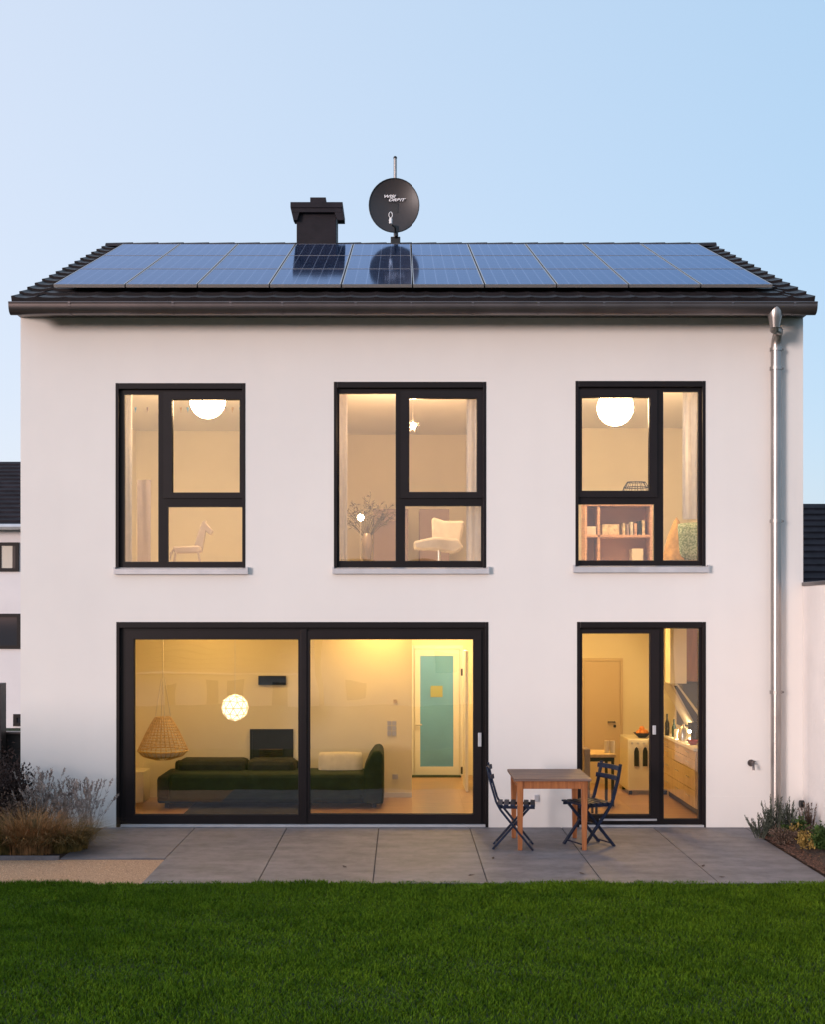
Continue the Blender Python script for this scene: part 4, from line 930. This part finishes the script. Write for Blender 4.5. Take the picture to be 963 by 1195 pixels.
for (a, b2, c) in ((-.05, 0, .07), (.05, .02, .07), (0, -.05, .075), (0, .03, .12)): mb.ball((X(750, 2.7)+a, 2.7+b2, kz+c), 0.042, 12, 8)
o = mb.build('oranges', M['orange'], smooth=True); tag(o, 'oranges heaped in the dark bowl', 'fruit')
# drawer unit along the right wall
ux = X(775.5, 2.4); uy0, uy1 = 0.55, 2.45; uz = 0.90
un = thing('kitchen_unit', 'oak kitchen drawer unit along the right kitchen wall', 'kitchen unit', (ux+0.3, 1.5, FZ))
B(ux+0.02, HX1-WT-0.01, uy0, uy1, FZ+0.1, uz-0.041).build('carcass', M['oak'], un)
B(ux+0.07, HX1-WT-0.01, uy0+.02, uy1-.02, FZ, FZ+0.1).build('toe_kick', M['black'], un)
B(ux-0.02, HX1-WT-0.01, uy0-.02, uy1, uz-0.04, uz).build('worktop', M['white'], un, bevel=0.004)
zs = [FZ+0.105, 0.36, 0.61, 0.74, uz-0.045]
for k in range(3):
    ya = uy0 + k*(uy1-uy0)/3+0.003; yb = uy0+(k+1)*(uy1-uy0)/3-0.003
    for a, b in zip(zs, zs[1:]):
        dw = B(ux, ux+0.019, ya, yb, a+0.003, b-0.003).build('drawer', M['oak'], un, bevel=0.002)
        MB().tube([(ux-0.025, (ya+yb)/2-0.09, (a+b)/2+0.02), (ux-0.025, (ya+yb)/2+0.09, (a+b)/2+0.02)], 0.006, 6).build('handle', M['steel'], dw)
# extractor hood with slanted glass front
hy0, hy1 = 1.35, 2.0; wx = HX1-WT-0.011
hd = thing('extractor_hood', 'extractor hood with white shaft and slanted glass front over the worktop', 'extractor hood', (wx-0.3, 1.7, 1.5))
B(X(776, 2.0), X(795, 2.0), 1.65, 1.95, Z(796, 2.0), 2.70).build('shaft', M['creamp'], hd, bevel=0.004)
x_a, x_b = X(778, 1.6), X(818, 1.6); z_a, z_b = Z(797, 1.6), Z(846, 1.6)
mb = MB().prism([(x_a, z_a), (x_a+0.10, z_a), (x_b+0.02, z_b+0.06), (x_b, z_b-0.03), (x_b-0.12, z_b-0.02)], hy0, hy1); mb.build('canopy', M['steel'], hd, bevel=0.004)
mb = MB().prism([(x_a+0.045, z_a-0.02), (x_a+0.085, z_a-0.02), (x_b-0.015, z_b+0.035), (x_b-0.06, z_b+0.005), (x_b-0.115, z_b+0.005)], hy0-0.012, hy0-0.001); mb.build('glass_front', M['black'], hd)
d_ = Vector((x_b-x_a, 0, z_b-z_a)).normalized()
M['hoodlight'] = emis('hood_lamp_glow', (1.0, 0.72, 0.36), 380)
o = MB().lathe([(0.0, 0.0), (0.07, 0), (0.07, 0.014), (0, 0.014)], (x_b-0.16, 1.6, z_b-0.09), 16).build('hood_lamp', M['hoodlight'], hd)
B(X(796, 2.6), wx, 2.55, 2.9, Z(795, 2.6), 2.6).build('wall_cabinet', M['darkoak']); tag(bpy.data.objects['wall_cabinet'], 'brown wooden wall cabinet behind the extractor hood', 'cabinet')
o = B(X(797, 2.5), wx, 2.50, 2.9, Z(847, 2.6), Z(796, 2.6)).build('built_in_oven', M['black'], bevel=0.006); tag(o, 'black oven below the brown wall cabinet', 'oven')
# splashback items on the worktop
def pot(name, label, cat, px, Y, r, h, m, prof=None):
    c = (X(px, Y), Y, uz)
    pf = prof or [(0, 0), (r, 0), (r*1.02, h*.8), (r*.9, h), (0, h)]
    o = MB().lathe(pf, c, 18).build(name, m, smooth=True); tag(o, label, cat); return o
pot('kettle', 'steel kettle on the kitchen worktop', 'kettle', 798, 1.5, 0.07, 0.2, M['steel'], [(0,0),(0.07,0),(0.075,0.08),(0.05,0.17),(0.02,0.19),(0.012,0.22),(0,0.22)])
pot('bottle', 'tall dark bottle at the far end of the worktop', 'bottle', 779, 2.2, 0.03, 0.3, M['black'], [(0,0),(0.03,0),(0.03,0.17),(0.012,0.22),(0.012,0.30),(0,0.30)])
pot('bottle', 'short green bottle between the dark bottle and the kettle', 'bottle', 787, 2.0, 0.028, 0.24, M['green'], [(0,0),(0.03,0),(0.03,0.13),(0.012,0.18),(0.012,0.24),(0,0.24)])
pot('coffee_maker', 'black coffee maker under the low end of the extractor hood', 'coffee maker', 811, 1.2, 0.08, 0.26, M['black'], [(0,0),(0.085,0),(0.085,0.03),(0.05,0.04),(0.05,0.16),(0.085,0.17),(0.085,0.26),(0,0.26)])
pot('storage_jar', 'cream storage jar beside the kettle', 'jar', 791, 1.7, 0.045, 0.13, M['creamp'])
pot('red_bowl', 'red bowl in front of the coffee maker', 'bowl', 809, 0.95, 0.09, 0.06, mat('red_glaze', (0.35, 0.05, 0.02), 0.3), [(0,0),(0.04,0),(0.085,0.06),(0.078,0.06),(0.035,0.01),(0,0.01)])
# bistro table inside
by = 1.4; bx0, bx1 = X(681, by), X(719.5, by); bz = Z(882, by)
bt = thing('high_table', 'narrow high table with wooden top inside the glass door', 'table', ((bx0+bx1)/2, by+.3, FZ))
B(bx0, bx1, by, by+0.6, bz-0.02, bz+0.02).build('tabletop', M['oak'], bt, bevel=0.004); B(bx0+.02, bx1-.02, by+.02, by+.58, bz-0.075, bz-0.021).build('apron', M['black'], bt)
for a in (bx0+.05, bx1-.04):
    for b in (by+.04, by+.56): B(a-.018, a+.018, b-.018, b+.018, FZ, bz-0.075).build('leg', M['black'], bt)
for k, px in enumerate((708.5, 715)):
    o = MB().lathe([(0,0),(0.032,0),(0.034,0.16),(0,0.16)], (X(px, by+.2), by+.2, bz+0.021), 16).build('candle', M['creamp'], smooth=True); tag(o, ('cream candle standing left on the high table', 'cream candle standing right on the high table')[k], 'candle', 'candles on the high table')
st = thing('bar_stool', 'grey high backed stool half hidden behind the garden table', 'stool', (X(684, .6), 0.7, FZ))
B(X(680.8, .6), X(688, .6), 0.5, 0.9, Z(930, .6), Z(873, .6)).build('backrest', M['pale'], st, bevel=0.01); B(X(680.8, .6), X(697, .6), 0.5, 0.9, Z(930,.6)-0.05, Z(930,.6)-0.001).build('seat', M['pale'], st)
for a in (X(682,.6), X(695.5,.6)):
    for b in (.53, .87): B(a-.014, a+.014, b-.014, b+.014, FZ, Z(930,.6)-0.05).build('leg', M['black'], st)

# ---------------------------------------------------------------- inside: upper rooms
def globe(label, px, py, Y, rp):
    c = W(px, py, Y); r = rp*(D+Y)/F
    t = thing('globe_lamp', label, 'pendant lamp', (c.x, Y, c.z-r), 'white globe lamps upstairs')
    MB().ball(c, r, 32, 20).build('shade', M['globe'], t, smooth=True)
    MB().tube([(c.x, Y, c.z+r-0.01), (c.x, Y, 5.50)], 0.012, 8).build('stem', M['white'], t)
globe('glowing white globe lamp in the top left window', 242, 468, 0.75, 20.5)
globe('glowing white globe lamp in the top right window', 718.5, 476, 0.75, 21)
def curtain(label, px0, px1, py0, py1, Y, folds, m=None):
    mb = MB(); n = folds*8; x0, x1 = X(px0, Y), X(px1, Y); z0, z1 = Z(py1, Y), Z(py0, Y)
    for sgn in (0, 1):
        for i in range(n+1):
            u = i/n; x = x0+(x1-x0)*u; yy = Y + 0.012*math.sin(u*folds*2*PI) + 0.006*math.sin(u*folds*4.3+1) + sgn*0.004
            for j in range(5): mb.v.append(Vector((x, yy*(1) + 0.01*math.sin(j*1.3+u*9), z0 + (z1-z0)*j/4)))
    k = (n+1)*5
    for i in range(n):
        for j in range(4):
            a = i*5+j; mb.f.append((a, a+5, a+6, a+1)); mb.f.append((a+1+k, a+6+k, a+5+k, a+k))
    o = mb.build('curtain', m or M['curtain'], smooth=True); tag(o, label, 'curtain', 'curtains upstairs')
M['lilac'] = mat('grey_lilac_cloth', (0.30, 0.26, 0.27), 0.9, var=0.05, scale=8)
curtain('light grey curtain at the left edge of the top left window', 140, 154, 452, 700, 0.42, 2)
curtain('greyish curtain hanging deeper in the top left window', 160, 176, 560, 700, 2.2, 1, M['lilac'])
curtain('pale curtain at the left edge of the top middle window', 391, 405, 450, 700, 0.42, 2)
curtain('pale gathered curtain at the right edge of the top middle window', 545, 568, 450, 700, 0.42, 3)
curtain('pale curtain at the right edge of the top right window', 797, 822, 450, 606, 0.42, 3)
# bunting in the left room
bc = [M['teal'], M['pale'], mat('ochre_felt', (0.30, 0.20, 0.09), 0.9)]
bu = thing('bunting', 'string of small pennants beside the globe lamp', 'bunting', W(205, 475, 2.6))
mb = MB().tube([W(150, 462, 2.6), W(170, 466, 2.6), W(200, 468, 2.6), W(240, 472, 2.6), W(290, 466, 2.6)], 0.003, 4); mb.build('string', M['linen'], bu)
for k, px in enumerate((158, 172, 211, 219, 262, 271, 280)):
    a = W(px, 468, 2.6); MB().prism([(a.x-.035, a.z), (a.x, a.z-.17), (a.x+.035, a.z)], 2.597, 2.603).build('pennant', bc[k % 3], bu)
M['horse'] = mat('pale_grey_horse_paint', (0.50, 0.42, 0.36), 0.7)
# rocking horse on a low chest
ry = 0.95
rh = thing('rocking_horse', 'small grey wooden toy horse behind the lower pane of the top left window', 'toy horse', W(228, 654, ry))
def P(px, py): q = W(px, py, ry); return (q.x, q.z)
mb = MB().prism([P(202, 638), P(234, 637), P(236, 645), P(204, 646)], ry-.06, ry+.06); mb.build('body', M['horse'], rh, bevel=0.02)
mb = MB().prism([P(226, 640), P(231, 622), P(236, 609), P(240, 607), P(241, 611), P(249, 620), P(246, 625), P(240, 620), P(238, 632), P(236, 644)], ry-.03, ry+.03); mb.build('head', M['horse'], rh, bevel=0.01)
for px in (205, 231):
    for dy in (-.05, .05): a = W(px, 644, ry+dy); b = W(px+(-3 if px < 210 else 3), 662, ry+dy); MB().bar(a, b, 0.025, 0.025).build('leg', M['horse'], rh)
MB().tube([W(194, 660, ry-.05), W(205, 665, ry-.05), W(234, 665, ry-.05), W(250, 657, ry-.05)], 0.012, 6).build('rocker', M['horse'], rh)
MB().tube([W(194, 660, ry+.05), W(205, 665, ry+.05), W(234, 665, ry+.05), W(250, 657, ry+.05)], 0.012, 6).build('rocker', M['horse'], rh)
MB().tube([W(203, 640, ry), W(199, 646, ry), W(198, 654, ry)], [0.012, 0.016, 0.006], 6).build('tail', M['horse'], rh)
o = B(X(192, ry), X(258, ry), ry-.15, ry+.25, 2.86, Z(667, ry)-0.0).build('chest', M['pinewood'], bevel=0.01); tag(o, 'low wooden chest below the toy horse', 'chest')
# middle room: star lamp, vase of branches, small lamp, armchair, tall cabinet
sc_ = W(482.5, 497, 0.9)
sl = thing('star_lamp', 'small bright star shaped lamp in the top middle window', 'pendant lamp', sc_)
MB().ball(sc_, 0.036, 14, 10).build('bulb', M['starl'], sl, smooth=True)
mb = MB()
for k in range(26):
    d = Vector((random.gauss(0,1), random.gauss(0,1), random.gauss(0,1))).normalized(); mb.tube([sc_+d*0.04, sc_+d*0.095], [0.005, 0.0015], 4)
mb.build('rays', M['steel'], sl); MB().tube([sc_+Vector((0,0,0.05)), Vector((sc_.x, 0.9, 5.5))], 0.004, 6).build('cord', M['steel'], sl)
tl = thing('table_lamp', 'small glowing table lamp by the vase in the top middle window', 'table lamp', W(420.5, 655, 1.2))
a = W(420.5, 604, 1.2); MB().ball(a, 0.042, 14, 10).build('bulb', M['bulb2'], tl, smooth=True)
MB().tube([a - Vector((0, 0, 0.04)), W(420.5, 655, 1.2)], 0.008, 8).build('stem', M['steel'], tl); MB().lathe([(0,0),(0.07,0),(0.06,0.02),(0,0.02)], W(420.5, 657, 1.2), 16).build('base', M['steel'], tl)
vs_ = thing('vase', 'glass vase with bare leafy branches in the top middle window', 'vase', W(427, 656, 1.5))
M['smoke'] = mat('smoked_glass', (0.16, 0.13, 0.11), 0.25)
M['twig'] = mat('dry_dark_twigs', (0.09, 0.075, 0.055), 0.9, var=0.3)
vb = W(428, 656, 1.5); MB().lathe([(0,0),(0.05,0),(0.06,0.12),(0.075,0.30),(0.05,0.38),(0.04,0.38),(0.04,0.02),(0,0.02)], vb, 18).build('vessel', M['smoke'], vs_, smooth=True)
mb = MB()
for k in range(44):
    p0 = vb + Vector((0,0,0.3)); a = random.uniform(-1.0, 1.0); l = random.uniform(.35, .62)
    tip = p0 + Vector((math.sin(a)*l, random.uniform(-.15,.15), math.cos(a)*l)); mid = (p0+tip)/2 + Vector((random.uniform(-.03,.03), 0, .03)); mb.tube([p0, mid, tip], [.004, .003, .0015], 4)
    for q in range(12): leaf(mb, mid.lerp(tip, random.random()), Vector((random.uniform(-1,1), random.uniform(-1,1), random.uniform(-.3,1))), .07, .013)
mb.build('branches', M['twig'], vs_)
o = B(X(396, 1.35), X(445, 1.35), 1.05, 1.7, 2.86, Z(656.5, 1.2)-.004).build('sideboard', M['linen'], bevel=0.01); tag(o, 'pale sideboard below the vase and small lamp', 'sideboard')
o = B(X(435, 4.2), X(476, 4.2), 4.2, 4.7, 2.86, Z(594, 4.2)).build('wardrobe', M['pale'], bevel=0.01); tag(o, 'greyish brown wardrobe left of the armchair', 'wardrobe', 'wardrobes in the middle room')
o = B(X(490, 4.2), X(525, 4.2), 4.2, 4.7, 2.86, Z(594, 4.2)).build('wardrobe', M['pale'], bevel=0.01); tag(o, 'greyish brown wardrobe behind the armchair', 'wardrobe', 'wardrobes in the middle room')
ay = 1.1
ac = thing('armchair', 'white upholstered armchair in the top middle window', 'armchair', (X(515, ay), ay, 2.86))
def Q(px, py): q = W(px, py, ay); return (q.x, q.z)
MB().prism([Q(505, 603), Q(508, 602), Q(520, 606), Q(544, 606), Q(541, 622), Q(536, 645), Q(528, 640), Q(506, 632)], ay+.25, ay+.38).build('backrest', M['linen'], ac, bevel=0.03)
MB().prism([Q(483, 633), Q(506, 628), Q(534, 630), Q(541, 640), Q(530, 645), Q(506, 641), Q(484, 641)], ay-.25, ay+.3).build('seat', M['linen'], ac, bevel=0.03)
MB().tube([W(513, 642, ay), W(513, 690, ay)], 0.02, 8).build('leg', M['steel'], ac); MB().lathe([(0,0),(.25,0),(.24,.02),(0,.03)], (X(513, ay), ay, 2.86), 20).build('base', M['steel'], ac)
# right room: wooden shelf with books, wire basket, teepee, green cushion
sy = 1.5
sh = thing('bookshelf', 'reddish wooden bookshelf in the lower pane of the top right window', 'bookshelf', (X(722, sy), sy+.15, 2.86))
s0, s1 = X(683, sy), X(762, sy); zt_ = Z(590, sy)
mb = B(s0, s0+.03, sy, sy+.32, 2.86, zt_).box(s1-.03, s1, sy, sy+.32, 2.86, zt_).box(s0, s1, sy-.01, sy+.33, zt_, zt_+.035)
mb.box(s0+.03, s1-.03, sy+.01, sy+.32, Z(627, sy), Z(624, sy)).box(X(698, sy), X(701, sy), sy+.01, sy+.32, 2.86, zt_).box(s0+.03, s1-.03, sy+.01, sy+.32, 2.9, 2.93)
mb.build('frame', M['pinewood'], sh, bevel=0.003); B(s0+.03, s1-.03, sy+.31, sy+.325, 2.87, zt_).build('back_panel', mat('shelf_back', (0.46, 0.27, 0.21), 0.7), sh)
zs_ = Z(624, sy)
o = B(X(704, sy), X(724, sy), sy+.05, sy+.27, zs_+.002, zs_+.14).build('storage_box', M['brown_books'], bevel=0.006); tag(o, 'pale box on the middle board of the bookshelf', 'box')
mbk = ['yellowish book standing beside the pale box', 'dark book standing second from the pale box', 'pale book standing third from the pale box', 'reddish book standing fourth from the pale box', 'thin dark book standing fifth from the pale box', 'last book in the row, leaning against the shelf side']
bm_ = [M['brown_books'], M['pale'], M['linen'], M['pinewood'], M['darkfab'], M['brown_books']]
for k in range(6):
    a = X(728 + 4.6*k, sy); o = B(a, a+.035, sy+.06, sy+.24, zs_+.002, zs_+random.uniform(.13, .20)).build('book', bm_[k], bevel=0.002); tag(o, mbk[k], 'book', 'books on the bookshelf')
o = B(X(739, sy), X(752, sy), sy+.05, sy+.27, 2.932, Z(640, sy)).build('storage_box', M['creamp'], bevel=0.006); tag(o, 'cream box on the lowest board of the bookshelf', 'box')
o = B(X(686, sy), X(697, sy), sy+.05, sy+.27, zs_+.002, Z(614, sy)).build('storage_box', M['linen'], bevel=0.006); tag(o, 'small linen box in the narrow left bay of the bookshelf', 'box')
bk = W(743, 589.5, sy+.15); mb = MB(); rbk = 0.19
for i in range(5):
    t = i/4; rr = rbk*(0.62+0.38*math.sin(t*PI*0.9+.25)); mb.tube([(bk.x+rr*math.cos(2*PI*k/20), sy+.15+rr*.7*math.sin(2*PI*k/20), zt_+.045+.28*t) for k in range(21)], 0.006, 5, cap=False)
for k in range(14):
    a = 2*PI*k/14; mb.tube([(bk.x+rbk*(0.62+0.38*math.sin(t*PI*0.9+.25))*math.cos(a), sy+.15+.7*rbk*(0.62+0.38*math.sin(t*PI*0.9+.25))*math.sin(a), zt_+.045+.28*t) for t in (0,.25,.5,.75,1)], 0.004, 4)
o = mb.build('wire_basket', M['darkfab']); tag(o, 'dark wire basket on top of the bookshelf', 'basket')
tp = W(790, 654, 1.0); o = MB().lathe([(0.19, 0), (0.17, .1), (0.12, .3), (0.04, .50), (0.0, .56)], tp, 14).build('play_tent', mat('ochre_cloth', (0.40, 0.24, 0.07), 0.9, var=.3, scale=12), smooth=True); tag(o, 'small ochre cone shaped toy tent by the right pane', 'toy tent')
cushion('green patterned cushion beside the ochre toy tent', W(810, 632, 0.85), 0.42, 0.50, 0.14, mat('green_print', (0.10, 0.16, 0.08), 0.9, scale=45, col2=(0.34, 0.40, 0.27), detail=0), R(-15), R(-8))
o = B(X(768, 1.0), X(838, 1.0), 0.6, 1.3, 2.86, Z(655, 1.0)-.002).build('low_bench', M['oak'], bevel=0.01); tag(o, 'low bench below the toy tent and green cushion', 'bench')

# ---------------------------------------------------------------- light
SUN_EL, SUN_AZ = 4.5, 220.0      # azimuth measured from +y (north) clockwise; the sun stands behind the camera
wd = bpy.data.worlds.new('World'); scene.world = wd; wd.use_nodes = True; nt = wd.node_tree; L = nt.links.new
HZ_L = (3.75, 4.15, 4.9, 1); HZ_R = (1.75, 2.95, 4.15, 1); TINT = (0.62, 0.45, 0.45, 1)
bg = nt.nodes['Background']; sky = nt.nodes.new('ShaderNodeTexSky'); sky.sky_type = 'NISHITA'; sky.sun_disc = False
sky.sun_elevation = R(SUN_EL); sky.sun_rotation = R(SUN_AZ); sky.altitude = 100; sky.air_density = 1.0; sky.dust_density = 1.2; sky.ozone_density = 1.5
tcw = nt.nodes.new('ShaderNodeTexCoord'); sp = nt.nodes.new('ShaderNodeSeparateXYZ'); L(tcw.outputs['Generated'], sp.inputs[0])
# thin evening haze high up lightens the whole dome, paler towards the sunset side
mr = nt.nodes.new('ShaderNodeMapRange'); mr.inputs['From Min'].default_value = -0.45; mr.inputs['From Max'].default_value = 0.45; L(sp.outputs['X'], mr.inputs['Value'])
hz = nt.nodes.new('ShaderNodeMixRGB'); L(mr.outputs[0], hz.inputs['Fac']); hz.inputs[1].default_value = HZ_L; hz.inputs[2].default_value = HZ_R
tn = nt.nodes.new('ShaderNodeMixRGB'); tn.blend_type = 'MULTIPLY'; tn.inputs['Fac'].default_value = 1; tn.inputs[2].default_value = TINT; L(sky.outputs['Color'], tn.inputs[1])
ad = nt.nodes.new('ShaderNodeMixRGB'); ad.blend_type = 'ADD'; ad.inputs['Fac'].default_value = 1; L(tn.outputs[0], ad.inputs[1]); L(hz.outputs[0], ad.inputs[2])
L(ad.outputs[0], bg.inputs['Color']); bg.inputs['Strength'].default_value = 0.15
sd_ = bpy.data.lights.new('sun', 'SUN'); sd_.energy = 2.02; sd_.angle = R(13); sd_.color = (1.0, 0.88, 0.86)
so = bpy.data.objects.new('sun', sd_); COL.objects.link(so)
az = R(SUN_AZ); dirv = Vector((math.sin(az)*math.cos(R(SUN_EL)), math.cos(az)*math.cos(R(SUN_EL)), math.sin(R(SUN_EL))))
so.rotation_euler = dirv.to_track_quat('Z', 'Y').to_euler(); so.location = (0, -20, 15)

cam = bpy.data.cameras.new('camera'); co = bpy.data.objects.new('camera', cam); COL.objects.link(co); scene.camera = co
co.location = (0, -D, H); co.rotation_euler = (R(90), 0, 0); cam.sensor_fit = 'HORIZONTAL'; cam.sensor_width = 36; cam.lens = F/963*36
cam.shift_x = (481.5-VX)/963; cam.shift_y = (VY-597.5)/963; cam.clip_end = 3000; cam.clip_start = 0.1
scene.view_settings.view_transform = 'Standard'; scene.view_settings.look = 'None'; scene.view_settings.exposure = 0.2; scene.view_settings.gamma = 1
scene.cycles.max_bounces = 10; scene.cycles.diffuse_bounces = 5; scene.cycles.transparent_max_bounces = 12; scene.cycles.sample_clamp_indirect = 6
